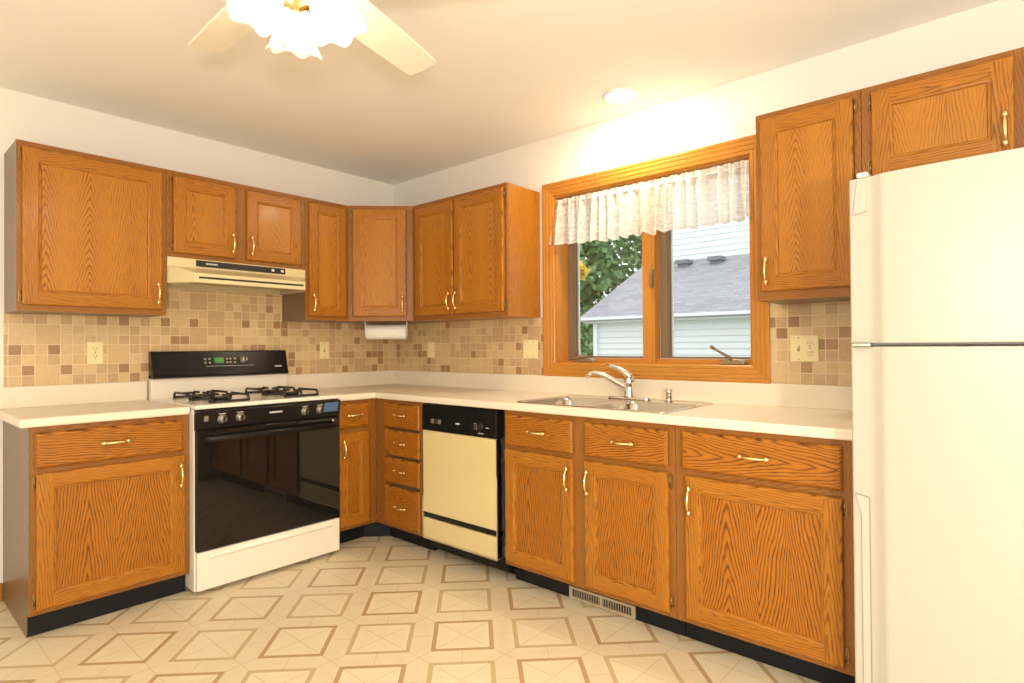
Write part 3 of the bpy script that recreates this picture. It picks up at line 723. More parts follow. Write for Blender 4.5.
# burners and grates
for bx in (-1.508, -1.112):
    for by in (-.505, -.245):
        mb = MB(); mb.lathe([(.062, 0), (.060, .003), (.050, .004)], (bx, by, .9205)); pan = obj('burner', mb, STEEL, t)
        mb = MB(); mb.lathe([(.036, .002), (.036, .012), (.040, .013), (.040, .017), (.034, .020)], (bx, by, .9205)); obj('burner_cap', mb, BLKI, pan)
        mb = MB(); zt = .952; h = .098; hy_ = .112; r = .0062
        zz = .9222
        # square frame low with raised corners
        for sx in (-1, 1):
            mb.tube([(bx+sx*h, by-hy_, zz), (bx+sx*h, by-hy_+.006, zt-.008), (bx+sx*h, by-hy_+.016, zt), (bx+sx*h, by+hy_-.016, zt), (bx+sx*h, by+hy_-.006, zt-.008), (bx+sx*h, by+hy_, zz)], r, 8)
        for sy in (-1, 1):
            mb.tube([(bx-h, by+sy*hy_, zz+.004), (bx+h, by+sy*hy_, zz+.004)], r, 8)
            mb.tube([(bx, by+sy*hy_, zz), (bx, by+sy*(hy_-.01), zt-.006), (bx, by+sy*(hy_-.02), zt), (bx, by+sy*.03, zt)], r, 8)
        for sx in (-1, 1):
            mb.tube([(bx+sx*h, by, zt), (bx+sx*.03, by, zt)], r, 8)
        obj('grate', mb, BLKI, t)

# ------------------------------------------------------------------ range hood
t = thing('range_hood', 'almond range hood under the short oak cabinet above the range', 'range hood', (-1.31, -.2, 1.54))
HX0, HX1, INS, YF, YL = -1.697, -.917, .081, -.310, -.456
zt_, zm, zl1, zl0 = 1.679, 1.632, 1.588, 1.540
mb = MB()
A = [(HX0, -.002, zt_), (HX1, -.002, zt_)]
f0 = [(HX0, YF, zt_), (HX1, YF, zt_)]; f1 = [(HX0, YF, zm), (HX1, YF, zm)]
l1 = [(HX0+INS, YL, zl1), (HX1-INS, YL, zl1)]; l0 = [(HX0+INS, YL, zl0), (HX1-INS, YL, zl0)]
s0 = [(HX0, YF, zl0), (HX1, YF, zl0)]; k0 = [(HX0, -.002, zl0), (HX1, -.002, zl0)]; km = [(HX0, -.002, zm), (HX1, -.002, zm)]
q = lambda *p, h=None, m=0: mb.face(p, mat=m, hint=h)
q(f0[0], f0[1], f1[1], f1[0], h=(0, -1, 0)); q(f1[0], f1[1], l1[1], l1[0], h=(0, -1, 1)); q(l1[0], l1[1], l0[1], l0[0], h=(0, -1, 0))
q(A[0], A[1], f0[1], f0[0], h=(0, 0, 1)); q(A[0], A[1], k0[1], k0[0], h=(0, 1, 0))
for i, sx in ((0, -1), (1, 1)):
    q(A[i], f0[i], s0[i], k0[i], h=(sx, 0, 0)); q(f1[i], l1[i], l0[i], s0[i], h=(sx, -1, 0))
# underside rim and recessed pan
ri = [(HX0+.03, -.04), (HX1-.03, -.04), (HX1-INS-.02, YL+.03), (HX0+INS+.02, YL+.03)]
ro = [(HX0, -.002), (HX1, -.002), (HX1, YF), (HX1-INS, YL), (HX0+INS, YL), (HX0, YF)]
rim = [(k0[0], k0[1], (ri[1][0], ri[1][1], zl0), (ri[0][0], ri[0][1], zl0)), (l0[0], l0[1], (ri[2][0], ri[2][1], zl0), (ri[3][0], ri[3][1], zl0)),
       (k0[0], s0[0], l0[0], (ri[3][0], ri[3][1], zl0), (ri[0][0], ri[0][1], zl0)), (k0[1], s0[1], l0[1], (ri[2][0], ri[2][1], zl0), (ri[1][0], ri[1][1], zl0))]
for r_ in rim: mb.face(r_, hint=(0, 0, -1))
for i in range(4):
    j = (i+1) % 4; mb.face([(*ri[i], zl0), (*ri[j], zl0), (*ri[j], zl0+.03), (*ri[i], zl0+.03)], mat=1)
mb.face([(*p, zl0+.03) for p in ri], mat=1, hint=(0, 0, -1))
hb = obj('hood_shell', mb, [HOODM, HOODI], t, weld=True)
mb = MB(); mb.box((-1.556, -.3135, 1.640), (-1.049, -.3102, 1.674)); cs = obj('control_strip', mb, DARK, t)
mb = MB()
x = -1.505
for wdt in (.006, .004, .006, .005, .007, .004, .006, .005): mb.box((x, -.3142, 1.654), (x+wdt, -.3136, 1.6625)); x += wdt+.0025
obj('lettering', mb, SILV, cs)
for kx in (-1.128, -1.070):
    mb = MB(); mb.box((kx-.008, -.319, 1.651), (kx+.008, -.3136, 1.664)); obj('switch', mb, WHITEP, cs, bevel=.001)
mb = MB(); mb.box((HX0+INS+.02, YL-.0022, 1.560), (HX1-INS-.012, YL-.0004, 1.570)); obj('vent_slot', mb, DARK, t)
mb = MB(); mb.box((-1.52, YL+.045, zl0+.010), (-1.40, YL+.11, zl0+.029)); obj('lamp_lens', mb, plain('frosted_lens', (.62, .55, .40), .3), t, bevel=.004)

# ------------------------------------------------------------------ dishwasher
t = thing('dishwasher', 'almond dishwasher with black control panel under the countertop', 'dishwasher', (-.33, -1.38, 0))
mb = MB(); fbox(mb, FB, 1.078, 1.694, .05, .872, .03, .585, 'u'); obj('body', mb, BLKP, t)
mb = MB(); fbox(mb, FB, 1.086, 1.664, .724, .868, .585, .634, 'u'); cp = obj('control_panel', mb, BLKP, t, bevel=.004)
mb = MB(); fbox(mb, FB, 1.090, 1.660, .258, .722, .585, .628, 'u'); dd = obj('door_panel', mb, ALMD, t, bevel=.002)
for a, b in ((1.085, 1.090), (1.660, 1.666)):
    mb = MB(); fbox(mb, FB, a, b, .118, .722, .585, .632, 'u'); obj('edge_trim', mb, CHRM, dd)
mb = MB(); fbox(mb, FB, 1.085, 1.666, .228, .256, .585, .624, 'u'); obj('vent_band', mb, BLKP, t, bevel=.003)
mb = MB(); fbox(mb, FB, 1.090, 1.660, .114, .226, .585, .628, 'u'); lp_ = obj('lower_panel', mb, ALMD, t, bevel=.002)
mb = MB(); fbox(mb, FB, 1.085, 1.666, .108, .114, .585, .631, 'u'); obj('bottom_trim', mb, CHRM, lp_)
mb = MB(); fbox(mb, FB, 1.078, 1.694, .001, .106, .05, .495, 'u'); obj('toe_kick', mb, TOE, t)
mb = MB(); mb.lathe([(.028, 0), (.028, .004), (.022, .008), (.020, .022), (.016, .025)], FB((1.55, .778, .634)), (-1, 0, 0), 24); kk = obj('dial', mb, BLKP, cp)
mb = MB(); fbox(mb, FB, 1.547, 1.553, .764, .792, .657, .662, 'w'); obj('grip', mb, KNOBM, kk)
for a, b, c, d in ((1.508, 1.522, .765, .769), (1.508, 1.522, .777, .781), (1.508, 1.522, .789, .793), (1.592, 1.612, .774, .777), (1.535, 1.575, .742, .745)):
    mb = MB(); fbox(mb, FB, a, b, c, d, .634, .6352, 'u'); obj('marking', mb, SILV, cp)
for bx in (1.165, 1.195, 1.225):
    mb = MB(); fbox(mb, FB, bx, bx+.024, .766, .792, .634, .640, 'u'); obj('button', mb, KNOBM if bx != 1.195 else BLKI, cp, bevel=.002)
mb = MB(); fbox(mb, FB, 1.365, 1.395, .776, .783, .634, .6355, 'u'); obj('maker_badge', mb, SILV, cp)

# ------------------------------------------------------------------ floor register in the toe kick
t = thing('floor_register', 'tan slotted metal vent register in the toe kick below the sink cabinet', 'vent', (-.537, -2.22, 0))
mb = MB(); u0, u1, z0, z1 = 2.046, 2.396, .004, .062
fbox(mb, FB, u0, u1, z0, z0+.011, .536, .545, 'u'); fbox(mb, FB, u0, u1, z1-.011, z1, .536, .545, 'u')
for a, b in ((u0, u0+.016), ((u0+u1)/2-.006, (u0+u1)/2+.006), (u1-.016, u1)): fbox(mb, FB, a, b, z0+.011, z1-.011, .536, .545, 'u')
obj('frame', mb, REGM, t)
mb = MB(); fbox(mb, FB, u0+.01, u1-.01, z0+.008, z1-.008, .5355, .5375, 'u'); obj('backing', mb, DARK, t)
mb = MB()
for i in range(24):
    a = u0+.018+i*(u1-u0-.036)/24
    fbox(mb, FB, a+.009, a+.0118, z0+.010, z1-.010, .5376, .5405, 'w')
obj('louvers', mb, REGM, t)

# ------------------------------------------------------------------ refrigerator
FX, FYL, FYR, FT = -.80, -3.281, -4.035, 1.693
t = thing('refrigerator', 'almond top-freezer refrigerator at the right end of the counter', 'refrigerator', (-.40, (FYL+FYR)/2, 0))
mb = MB(); mb.box((-.735, FYR+.004, .02), (-.04, FYL-.004, FT-.008)); mb.box((-.70, FYR+.03, .001), (-.1, FYL-.03, .02)); obj('body', mb, FRID, t, bevel=.004)
def fdoor(name, z0, z1, holder):
    # plan section of the door: flat chamfer strip, soft roll, slightly bowed front
    w_ = FYL-FYR; pts = [(-.742, FYL), (-.782, FYL)]
    pts += [(-.7865, FYL-.004), (-.790, FYL-.046), (-.7895, FYL-.052)]
    pts += [(-.794, FYL-.066), (-.803, FYL-.082), (-.8095, FYL-.096)]
    for i in range(1, 12):
        s_ = i/12; pts.append((-.8095-.012*4*s_*(1-s_), FYL-.096-(w_-.140)*s_))
    pts += [(-.8095, FYR+.044), (-.800, FYR+.012), (-.785, FYR), (-.742, FYR)]
    m_ = MB(); m_.prism(pts, lambda p: Vector((p[0], p[1], p[2])), z0, z1)
    return obj(name, m_, FRID, holder, bevel=.005, seg=3)
d1 = fdoor('freezer_door', 1.196, FT, t)
d2 = fdoor('fridge_door', .095, 1.186, t)
mb = MB(); mb.box((-.742, FYR+.012, .10), (-.735, FYL-.012, FT-.012)); obj('gasket', mb, FRTR, t)
mb = MB(); mb.box((-.795, FYR+.02, .012), (-.735, FYL-.02, .088)); obj('base_grille', mb, plain('grille_plastic', (.30, .28, .24), .5), t, bevel=.003)
# hinge cover wrapped over the top-left corner of the freezer door
mb = MB(); mb.box((-.795, FYL-.052, FT+.0005), (-.66, FYL-.022, FT+.015)); obj('hinge_cover', mb, WHITEP, t, bevel=.004)
SEAM = plain('seam_grey', (.30, .28, .25), .5)
def strip_trim(name, dr, poly, seams):
    """flat trim piece let into the narrow strip beside the door, poly in (distance from the left edge, z)"""
    fx = lambda p: Vector((-.7868-.0035*(p[0]/.046)-p[2], FYL-p[0], p[1]))
    m_ = MB(); m_.prism(poly, fx, -.002, .0022); o = obj(name, m_, FRTR, dr, bevel=.0008)
    for (a0, z0), (a1, z1), w_ in seams:
        m_ = MB(); m_.prism([(a0, z0), (a0+w_, z0), (a1+w_, z1), (a1, z1)] if abs(z1-z0) > abs(a1-a0) else [(a0, z0), (a1, z1), (a1, z1+w_), (a0, z0+w_)], fx, -.002, .0028); obj('seam', m_, SEAM, o)
strip_trim('hinge_cap', d1, [(.022, FT-.004), (.045, FT-.004), (.045, 1.590), (.010, 1.583)], [((.010, 1.583), (.022, FT-.006), .0012), ((.010, 1.583), (.045, 1.590), .0016)])
strip_trim('handle_trim', d2, [(.024, .10), (.045, .10), (.045, .735), (.009, .742), (.024, .680)], [((.024, .10), (.024, .680), .0016), ((.024, .680), (.009, .742), .0014), ((.009, .742), (.045, .735), .003), ((.045, .10), (.045, .735), .0022)])
mb = MB(); mb.box((-.806, FYL-.055, 1.1865), (-.742, FYL-.006, 1.1955)); obj('center_hinge', mb, CHRM, t, bevel=.002)
for z0, z1, dr in ((1.22, 1.52, d1), (.72, 1.16, d2)):
    mb = MB(); yh = FYR+.05
    mb.tube([(-.80, yh, z0), (-.845, yh, z0+.02), (-.852, yh, z0+.05), (-.852, yh, z1-.05), (-.845, yh, z1-.02), (-.80, yh, z1)], .012, 10); obj('handle', mb, FRTR, dr)

# ------------------------------------------------------------------ outlets, switches
def plate(name, label, F, u, w, gangs, cat, wd=None):
    t = thing(name, label, cat, F((u, w, .009)))
    wd = wd or (.07 if len(gangs) == 1 else .116); h = .114
    mb = MB(); fbox(mb, F, u-wd/2, u+wd/2, w-h/2, w+h/2, .0092, .0145, 'w'); pl_ = obj('cover_plate', mb, IVORY, t, bevel=.002)
    for i, g in enumerate(gangs):
        uu = u+(i-(len(gangs)-1)/2)*.046
        if g == 'outlet':
            for dz in (-.0195, .0195):
                mb = MB(); mb.lathe([(.0165, 0), (.0165, .002), (.015, .003)], F((uu, w+dz, .0145)), F((0, 0, 1))-F((0, 0, 0)), 20); so = obj('receptacle', mb, IVORY, t)
                mb = MB()
                for dx, hh in ((-.0062, .007), (.0062, .0085)): fbox(mb, F, uu+dx-.0012, uu+dx+.0012, w+dz-hh/2+.003, w+dz+hh/2+.003, .0174, .0182, 'w')
                fbox(mb, F, uu-.0022, uu+.0022, w+dz-.0105, w+dz-.006, .0174, .0182, 'w')
                obj('slots', mb, DARK, so)
        elif g == 'switch':
            mb = MB(); fbox(mb, F, uu-.0052, uu+.0052, w-.012, w+.012, .0142, .0156, 'w'); sl = obj('switch_slot', mb, plain('slot_brown', (.25, .18, .09), .5), t)
            mb = MB(); mb.prism([(-.004, .0), (.008, .0), (.010, .010), (.004, .012)], lambda p: F((uu-.0035+p[2], w+p[0], .0156+p[1])), 0, .007); obj('toggle', mb, IVORY, sl)
        mb = MB()
        for dz in ((-.048, .048) if g != 'outlet' else (0,)): mb.lathe([(.0028, 0), (.0028, .001), (.0015, .0015)], F((uu, w+dz, .0145)), F((0, 0, 1))-F((0, 0, 0)), 10)
        obj('screws', mb, ABRAS, pl_)
    return t
plate('wall_outlet', 'ivory duplex outlet on the tile left of the range', FA, -1.944, 1.176, ['outlet'], 'outlet')
plate('light_switch', 'ivory single switch on the tile right of the range, left of the paper towels', FA, -.609, 1.176, ['switch'], 'switch')
plate('blank_plate', 'narrow blank ivory plate on the tile right of the paper towels', FB, .447, 1.173, ['blank'], 'wall plate')
plate('blank_plate', 'wide blank double ivory plate on the tile beside the window', FB, 1.380, 1.176, ['blank', 'blank'], 'wall plate')
plate('wall_outlet', 'ivory double plate with switch and duplex outlet beside the refrigerator', FB, 2.946, 1.176, ['switch', 'outlet'], 'outlet')

# ------------------------------------------------------------------ paper towel holder
t = thing('paper_towel_holder', 'white holder under the corner cabinet with a paper towel roll', 'paper towel holder', FD((.02, UB, -.20)))
DP = -.155
for uu in (-.128, .155):
    mb = MB(); mb.prism([(UB-.001, DP-.022), (UB-.001, DP+.022), (UB-.06, DP+.022), (UB-.098, DP+.012), (UB-.105, DP), (UB-.098, DP-.012)], lambda p: FD((uu-.003+p[2], p[0], p[1])), 0, .006)
    obj('bracket', mb, WHITEP, t, bevel=.002)
ax = FD((1, 0, 0))-FD((0, 0, 0))
mb = MB(); mb.lathe([(.018, 0), (.050, 0), (.051, .001), (.051, .269), (.050, .27), (.018, .27)], FD((-.120, UB-.070, DP)), ax, 32); obj('roll', mb, PAPER, t)

# ------------------------------------------------------------------ window
wroot = bpy.data.objects.new('window_1', None); COL.objects.link(wroot); wroot.location = (0, (WY0+WY1)/2, WZ0); wroot['kind'] = 'structure'
wroot['label'] = 'oak-cased double casement window above the sink'
ci = .004; co = .080
def casing(F):
    mb = MB()
    U0, U1 = -WY1+.004, -WY0-.004; Z0, Z1 = WZ0+.004, WZ1-.004   # inner edge (u right)
    pro = [(0, 0), (0, .010), (.005, .014), (.016, .0155), (.019, .0135), (.024, .0165), (.040, .0175), (.043, .0155), (.048, .0185), (.060, .0195), (.063, .0172), (.072, .0205), (.084, .019), (.084, 0)]
    cor = lambda t_: [(U0-t_, Z0-t_), (U1+t_, Z0-t_), (U1+t_, Z1+t_), (U0-t_, Z1+t_)]
    for s_ in range(4):
        e = (s_+1) % 4; off = (rnd()*40, rnd()*40)
        for (t0, d0), (t1, d1_) in zip(pro, pro[1:]):
            a, b = cor(t0)[s_], cor(t0)[e]; c_, d_ = cor(t1)[e], cor(t1)[s_]
            L = lambda p: (p[0] if s_ % 2 == 0 else p[1])
            mid = ((a[0]+b[0])/2-(U0+U1)/2, (a[1]+b[1])/2-(Z0+Z1)/2)
            sg = 1 if (t1 > t0 and d1_ >= d0) else 1
            hint = F((0, 0, 1))-F((0, 0, 0))
            if abs(t1-t0) < 1e-6:
                mm = Vector(mid).normalized(); k_ = -1 if t0 < .01 else 1
                hint = (F((mm.x*k_, mm.y*k_, 0))-F((0, 0, 0)))
            mb.face([F((*a, d0+.0003)), F((*b, d0+.0003)), F((*c_, d1_+.0003)), F((*d_, d1_+.0003))], [(off[0]+t0, off[1]+L(a)), (off[0]+t0, off[1]+L(b)), (off[0]+t1, off[1]+L(c_)), (off[0]+t1, off[1]+L(d_))], hint=hint)
    return mb
obj('casing', casing(FB), WINW, wroot)
def jbox(mb, y0, y1, z0, z1, x0, x1, g='z', mat=0): mb.box((x0, y0, z0), (x1, y1, z1), g, mat)
mb = MB()   # wooden jamb lining, sill, mullion and inner stops
jbox(mb, WY1-.012, WY1-.0005, WZ0, WZ1, .0, .119); jbox(mb, WY0+.0005, WY0+.012, WZ0, WZ1, .0, .119)
jbox(mb, WY0+.012, WY1-.012, WZ1-.012, WZ1-.0005, .0, .119, 'y'); jbox(mb, WY0+.012, WY1-.012, WZ0+.0005, WZ0+.004, .0, .119, 'y')
jbox(mb, WY0+.012, WY1-.012, WZ0+.004, WZ0+.029, .070, .112, 'y')       # bottom rail
obj('jamb', mb, WINW, wroot)
MY0, MY1 = -2.192, -2.120
mb = MB(); jbox(mb, MY0+.018, MY1, WZ0+.004, WZ1-.012, .050, .112); jbox(mb, MY0, MY0+.0165, WZ0+.004, WZ1-.012, .050, .112); obj('mullion', mb, WINW, wroot)
halves = [(MY1+.0005, WY1-.0125), (WY0+.0125, MY0-.0005)]
for y0, y1 in halves:
    z0, z1 = WZ0+.030, WZ1-.0125
    mb = MB(); fwd = .042; fx0, fx1 = .1125, .165
    jbox(mb, y1-fwd, y1, z0, z1, fx0, fx1); jbox(mb, y0, y0+.012, z0, z1, fx0, fx1); jbox(mb, y0+.012, y1-fwd, z0, z0+.010, fx0, fx1, 'y'); jbox(mb, y0+.012, y1-fwd, z1-.03, z1, fx0, fx1, 'y')
    jbox(mb, y1-fwd-.006, y1-fwd-.0003, z0+.010, z1-.03, .118, .128); jbox(mb, y1-fwd-.006, y1-fwd-.0003, z0+.010, z1-.03, .140, .150)
    sf = obj('sash', mb, BRONZ, wroot)
    mb = MB(); jbox(mb, y0+.0125, y1-fwd-.0065, z0+.0105, z1-.0305, .152, .156); obj('glass', mb, GLASS, sf)
    mb = MB(); jbox(mb, y1-fwd-.010, y1-fwd-.0003, z0+.010, z1-.03, .1565, .166); obj('glazing_bead', mb, FASC, sf)
# sash lock on the mullion
mb = MB(); mb.box((.038, MY0+.002, 1.50), (.050, MY0+.016, 1.60)); mb.tube([(.044, MY0+.009, 1.60), (.030, MY0+.009, 1.575), (.026, MY0+.009, 1.53), (.030, MY0+.009, 1.50)], [.006, .008, .007, .005], 8); obj('sash_lock', mb, BRONZ, wroot)
# casement cranks
def crank(yc, fold):
    mb = MB(); zc = WZ0+.005
    mb.prism([(-.062, 0), (.062, 0), (.055, .016), (.030, .026), (-.030, .026), (-.055, .016)], lambda p: Vector((.025+p[2], yc+p[0], zc+p[1])), 0, .040)
    c0 = obj('crank_base', mb, BRONZL, wroot, bevel=.003)
    mb = MB()
    if fold:
        mb.tube([(.020, yc-.01, zc+.030), (.012, yc+.012, zc+.036), (.010, yc+.04, zc+.026), (.010, yc+.085, zc+.016)], [.009, .008, .007, .006], 8); mb.tube([(.010, yc+.085, zc+.016), (-.004, yc+.088, zc+.018)], [.008, .009], 8)
    else:
        mb.tube([(.030, yc+.005, zc+.022), (.024, yc+.012, zc+.036), (.020, yc+.04, zc+.052), (.016, yc+.088, zc+.080)], [.009, .008, .007, .006], 8); mb.tube([(.016, yc+.088, zc+.080), (.002, yc+.094, zc+.088)], [.008, .009], 8)
    obj('crank_handle', mb, BRONZ, c0)
crank(-1.752, True); crank(-2.612, False)

# ------------------------------------------------------------------ lace valance and rod
t = thing('valance', 'white lace valance gathered across the top of the kitchen window', 'curtain', (0, (WY0+WY1)/2, 2.05))
mb = MB(); N, K = 420, 26; vs = []
ya, yb = WY1-.006, WY0+.008
grid = []
for k in range(K+1):
    s_ = k/K; row = []
    for i in range(N+1):
        f_ = i/N
        ph = f_*2*math.pi*17+1.3*math.sin(f_*19)+.8*math.sin(f_*41+1)
        amp = (.008+.018*s_)*(1+.35*math.sin(f_*23+2))
        y = ya+(yb-ya)*f_+.004*s_*math.sin(ph*1+1)
        if f_ < .03: y += .026*s_*(1-f_/.03)
        x = -.006+amp*math.sin(ph)+.004*math.sin(ph*2.3+s_*2)
        if f_ < .05: x -= .040*s_*(1-f_/.05)
        ztop = 2.062+.010*abs(math.sin(ph*.5+.6))-.004
        scal = .020*abs(math.sin(f_*math.pi*15+.3))
        zbot = 1.795-scal*.8+.012*max(0, 1-f_/.3)
        if abs(s_-.11) < .03: x *= .8
        row.append(Vector((x, y, ztop+(zbot-ztop)*s_)))
    grid.append(row)
b0 = 0
for r_ in grid: mb.v += r_
for k in range(K):
    for i in range(N):
        a = k*(N+1)+i; mb.f.append([a, a+1, a+N+2, a+N+1]); mb.uv.append([(i/N*1.9, 1-k/K), ((i+1)/N*1.9, 1-k/K), ((i+1)/N*1.9, 1-(k+1)/K), (i/N*1.9, 1-(k+1)/K)]); mb.m.append(0); mb.s.append(True)
obj('lace', mb, LACE, t)
mb = MB(); mb.tube([(-.004, WY1-.014, 2.036), (-.004, WY0+.014, 2.036)], .0045, 8); obj('rod', mb, WHITEP, t)
# thin wire clip left on the top casing
mb = MB(); mb.tube([(-.012, -1.882, 2.252), (-.014, -1.862, 2.228), (-.013, -1.828, 2.207), (-.012, -1.86, 2.185), (-.026, -1.894, 2.166), (-.026, -1.885, 2.14), (-.024, -1.856, 2.10)], .0012, 6)
tag(obj('wire_hook', mb, plain('wire_metal', (.55, .42, .25), .35, metal=.6)), 'thin bent wire hanging over the top window casing', 'wire')

# ------------------------------------------------------------------ recessed ceiling lamp
cx, cy = -.232, -2.165
t = thing('recessed_light', 'lit recessed ceiling light above the window', 'ceiling light', (cx, cy, CEILZ))
mb = MB(); mb.lathe([(.092, -.0005), (.092, -.006), (.084, -.010), (.066, -.006), (.064, -.0008)], (cx, cy, CEILZ), (0, 0, 1), 40, cap0=False, cap1=False); obj('trim_ring', mb, WHITEP, t)
mb = MB(); mb.lathe([(.062, -.001), (.056, -.008), (.036, -.016), (.012, -.019)], (cx, cy, CEILZ), (0, 0, 1), 28); obj('bulb', mb, CANM, t)

# ------------------------------------------------------------------ ceiling fan with light kit
fcx, fcy, fh = -1.985, -2.180, 2.242
t = thing('ceiling_fan', 'pale five-blade ceiling fan with lit frosted tulip shades', 'ceiling fan', (fcx, fcy, CEILZ))
o3 = (fcx, fcy, 0)
mb = MB(); mb.lathe([(.075, CEILZ-.001), (.075, CEILZ-.02), (.05, CEILZ-.05), (.03, CEILZ-.06), (.03, CEILZ-.09)], o3, seg=32); obj('canopy', mb, BRASS, t)
mb = MB(); mb.lathe([(.04, CEILZ-.085), (.10, CEILZ-.105), (.115, CEILZ-.14), (.115, CEILZ-.19), (.09, CEILZ-.225), (.06, CEILZ-.235)], o3, seg=36); obj('motor_housing', mb, BRASS, t)
mb = MB(); mb.lathe([(.055, CEILZ-.233), (.062, CEILZ-.25), (.062, CEILZ-.29), (.045, CEILZ-.315), (.02, CEILZ-.325), (.012, CEILZ-.335)], o3, seg=32); lk = obj('light_fitter', mb, BRASS, t)
for k in range(5):
    a = .300+k*2*math.pi/5; ax_ = Vector((math.cos(a), math.sin(a), 0)); nr = Vector((-math.sin(a), math.cos(a), 0)); tp = math.tan(-.21)
    def bp_(r, s_, dz=0): return Vector((fcx, fcy, fh))+ax_*r+nr*s_+Vector((0, 0, s_*tp+dz))
    out = [(.17, -.05), (.20, -.066), (.40, -.066), (.630, -.060), (.642, -.052), (.646, 0), (.642, .052), (.630, .060), (.40, .066), (.20, .066), (.17, .05)]
    mb = MB(); mb.face([bp_(r, s_, .004) for r, s_ in out], uv=[(r, s_) for r, s_ in out], hint=(0, 0, 1)); mb.face([bp_(r, s_, -.004) for r, s_ in out], uv=[(r, s_) for r, s_ in out], hint=(0, 0, -1))
    for i in range(len(out)):
        j = (i+1) % len(out); mb.face([bp_(*out[i], .004), bp_(*out[j], .004), bp_(*out[j], -.004), bp_(*out[i], -.004)])
    bl = obj('blade', mb, BLADE, t, weld=True)
    mb = MB(); mb.tube([bp_(.09, 0, -.012), bp_(.14, 0, -.014), bp_(.20, .0, -.008), bp_(.24, 0, -.006)], [.010, .012, .016, .006], 8); obj('blade_bracket', mb, BRASS, bl)
for k in range(3):
    a = math.radians(64-120*k); ax_ = Vector((math.cos(a), math.sin(a), 0))
    c0 = Vector((fcx, fcy, CEILZ-.258))
    neck = c0+ax_*.082+Vector((0, 0, -.012)); dirn = (ax_*.34+Vector((0, 0, -.94))).normalized()
    mb = MB(); mb.tube([c0+ax_*.05, c0+ax_*.075+Vector((0, 0, .006)), neck, neck+dirn*.012], [.008, .008, .012, .021], 10); arm = obj('lamp_arm', mb, BRASS, t)
    mb = MB(); u_ = dirn.orthogonal().normalized(); v_ = dirn.cross(u_); rs = []
    prof = [(.024, 0), (.038, .012), (.054, .038), (.059, .066), (.060, .090), (.068, .114), (.077, .124)]
    for r, h in prof:
        sc = max(0, (h-.09)/.034)
        rs.append([neck+dirn*(h+.008*sc*math.cos(6*2*math.pi*q_/48))+(u_*math.cos(2*math.pi*q_/48)+v_*math.sin(2*math.pi*q_/48))*(r*(1+.05*sc*math.cos(6*2*math.pi*q_/48))) for q_ in range(48)])
    mb.rings(rs, cap0=False, cap1=False); sh = obj('shade', mb, SHADE, arm)
    mb = MB(); mb.lathe([(.010, .004), (.013, .02), (.024, .042), (.026, .055), (.018, .072), (.005, .080)], neck, dirn, 16); obj('bulb', mb, BULBM, arm)
mb = MB(); mb.tube([(fcx-.02, fcy+.03, CEILZ-.32), (fcx-.02, fcy+.03, CEILZ-.41)], .0012, 6); mb.lathe([(.003, 0), (.005, .006), (.005, .016), (.002, .020)], (fcx-.02, fcy+.03, CEILZ-.428), seg=10); obj('pull_chain', mb, BRASS, t)

# ------------------------------------------------------------------ outdoors, seen through the window
mb = MB(); mb.box((.2, -30, -.72), (60, 45, -.62)); struct('ground', mb, LAWN)
NX, NE = 8.0, 1.80
t = thing('neighbor_house', 'white-sided neighbor house with grey shingle roof seen through the window', 'house', (10, -2, -.62))
def siding(F, u0, u1, w0, w1, d, step=.125):
    mb = MB(); w = w0
    while w < w1-1e-6:
        h = min(w+step, w1)
        mb.face([F((u0, w, d+.030)), F((u1, w, d+.030)), F((u1, h, d+.002)), F((u0, h, d+.002))], hint=F((0, 0, 1))-F((0, 0, 0)))
        mb.face([F((u0, w, d)), F((u1, w, d)), F((u1, w, d+.030)), F((u0, w, d+.030))], hint=(0, 0, -1)); w = h
    return mb
FH = lambda x: (lambda p: Vector((x-p[2], -p[0], p[1])))
mb = siding(FH(NX+.3), -3.55, 12, -.62, NE-.1, 0); wl_ = obj('lower_wall', mb, SIDING, t)
mb = MB(); mb.box((NX+.22, 3.50, -.62), (NX+.34, 3.60, NE-.1)); obj('corner_trim', mb, FASC, t)
mb = MB(); mb.box((NX+.32, -12, -.62), (NX+3.4, 3.55, NE-.1)); obj('house_body', mb, SIDING, t)
mb = MB(); mb.box((NX, -12, NE-.105), (NX+.03, 3.72, NE)); mb.box((NX+.03, -12, NE-.11), (NX+.32, 3.72, NE-.095)); mb.box((NX-.09, -12, NE-.05), (NX, 3.72, NE+.01)); obj('gutter', mb, FASC, t, bevel=.008)
mb = MB(); ry = 3.80; TX, TZ = NX+3.0, NE+1.52
rf = [(NX-.05, -12, NE), (NX-.05, ry, NE), (TX+.3, ry, TZ+.15), (TX+.3, -12, TZ+.15)]
mb.face(rf, uv=[(12, 0), (-ry, 0), (-ry, 3.4), (12, 3.4)], hint=(-.4, 0, 1)); low = [(p[0], p[1], p[2]-.08) for p in rf]
for i in range(4): mb.face([rf[i], rf[(i+1) % 4], low[(i+1) % 4], low[i]])
obj('roof', mb, SHING, t)
for vy in (2.52, 1.72):
    mb = MB(); vx = NX+2.62; vz = NE+2.62*.507
    mb.box((vx-.22, vy-.16, vz+.03), (vx+.1, vy+.16, vz+.12)); mb.box((vx-.12, vy-.13, vz-.1), (vx+.08, vy+.13, vz+.04)); obj('roof_vent', mb, plain('vent_grey', (.22, .22, .23), .7), t)
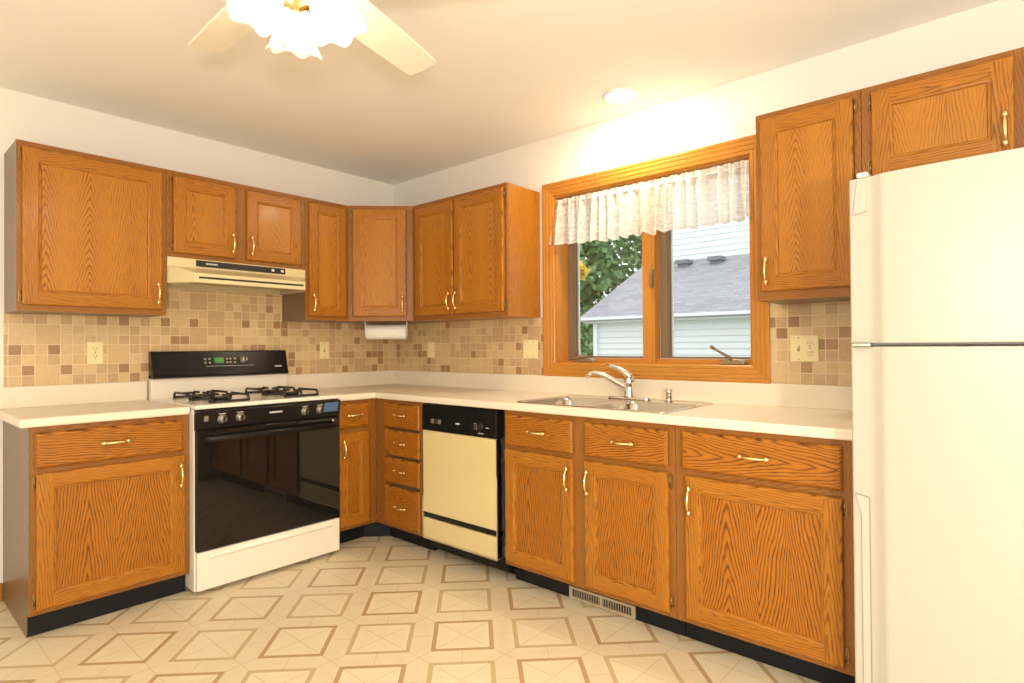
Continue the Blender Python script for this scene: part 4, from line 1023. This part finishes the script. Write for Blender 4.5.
mb = siding(FH(TX), -3.35, 12, TZ-.3, TZ+4.5, 0, .14); obj('upper_wall', mb, SIDING, t)
mb = MB(); mb.box((NX+.255, -1.15, .72), (NX+.30, .12, 1.035)); wf = obj('window_frame', mb, FASC, t)
for i in range(3):
    mb = MB(); mb.box((NX+.248, .04-(i+1)*.36, .77), (NX+.2545, .04-i*.36-.06, .985)); obj('pane', mb, plain('house_glass', (.09, .12, .18), .1), wf)
def tree(label, x, y, h, r, n, seed, leaf=LEAF, z0=1.0, group='trees beyond the house'):
    rg = random.Random(seed)
    t = thing('tree', label, 'tree', (x, y, -.62), group)
    mb = MB(); mb.tube([(x, y, -.62), (x+.1, y, h*.35), (x-.1, y+.1, h*.7)], [r*.10, r*.07, r*.03], 8); obj('trunk', mb, BARK, t)
    mb = MB()
    for i in range(n):
        while True:
            p = Vector((rg.uniform(-1, 1), rg.uniform(-1, 1), rg.uniform(-1, 1)))
            if .25 < p.length < 1: break
        lump = 1+.25*math.sin(p.x*7+seed)*math.sin(p.y*6)*math.sin(p.z*8)
        c = Vector((x, y, z0+(h-z0)/2))+Vector((p.x*r, p.y*r, p.z*(h-z0)/2))*lump
        s_ = rg.uniform(.14, .30); a = Vector((rg.uniform(-1, 1), rg.uniform(-1, 1), rg.uniform(-1, 1))).normalized(); b = a.orthogonal().normalized()
        cc = a.cross(b)
        mb.face([c-b*s_*.5, c+cc*s_*.4, c+b*s_*.8, c-cc*s_*.4], hint=(-.3, -.2, 1))
    obj('crown', mb, leaf, t); return t
tree('large green leafy tree behind the left end of the neighbor house', 12.6, 8.6, 8.2, 2.9, 15000, 3)
tree('green leafy tree behind the neighbor house roof, nearer the middle of the window', 20.0, 6.0, 10.5, 3.4, 12000, 9)
tree('small dark green bush beside the neighbor house corner', 10.6, 5.2, 2.0, .62, 4000, 5, z0=-.6)
tree('yellow-leaved sprig at the left edge of the window view', 8.6, 4.22, 3.12, .12, 60, 8, LEAFY, z0=2.80)
bpy.context.view_layer.update()
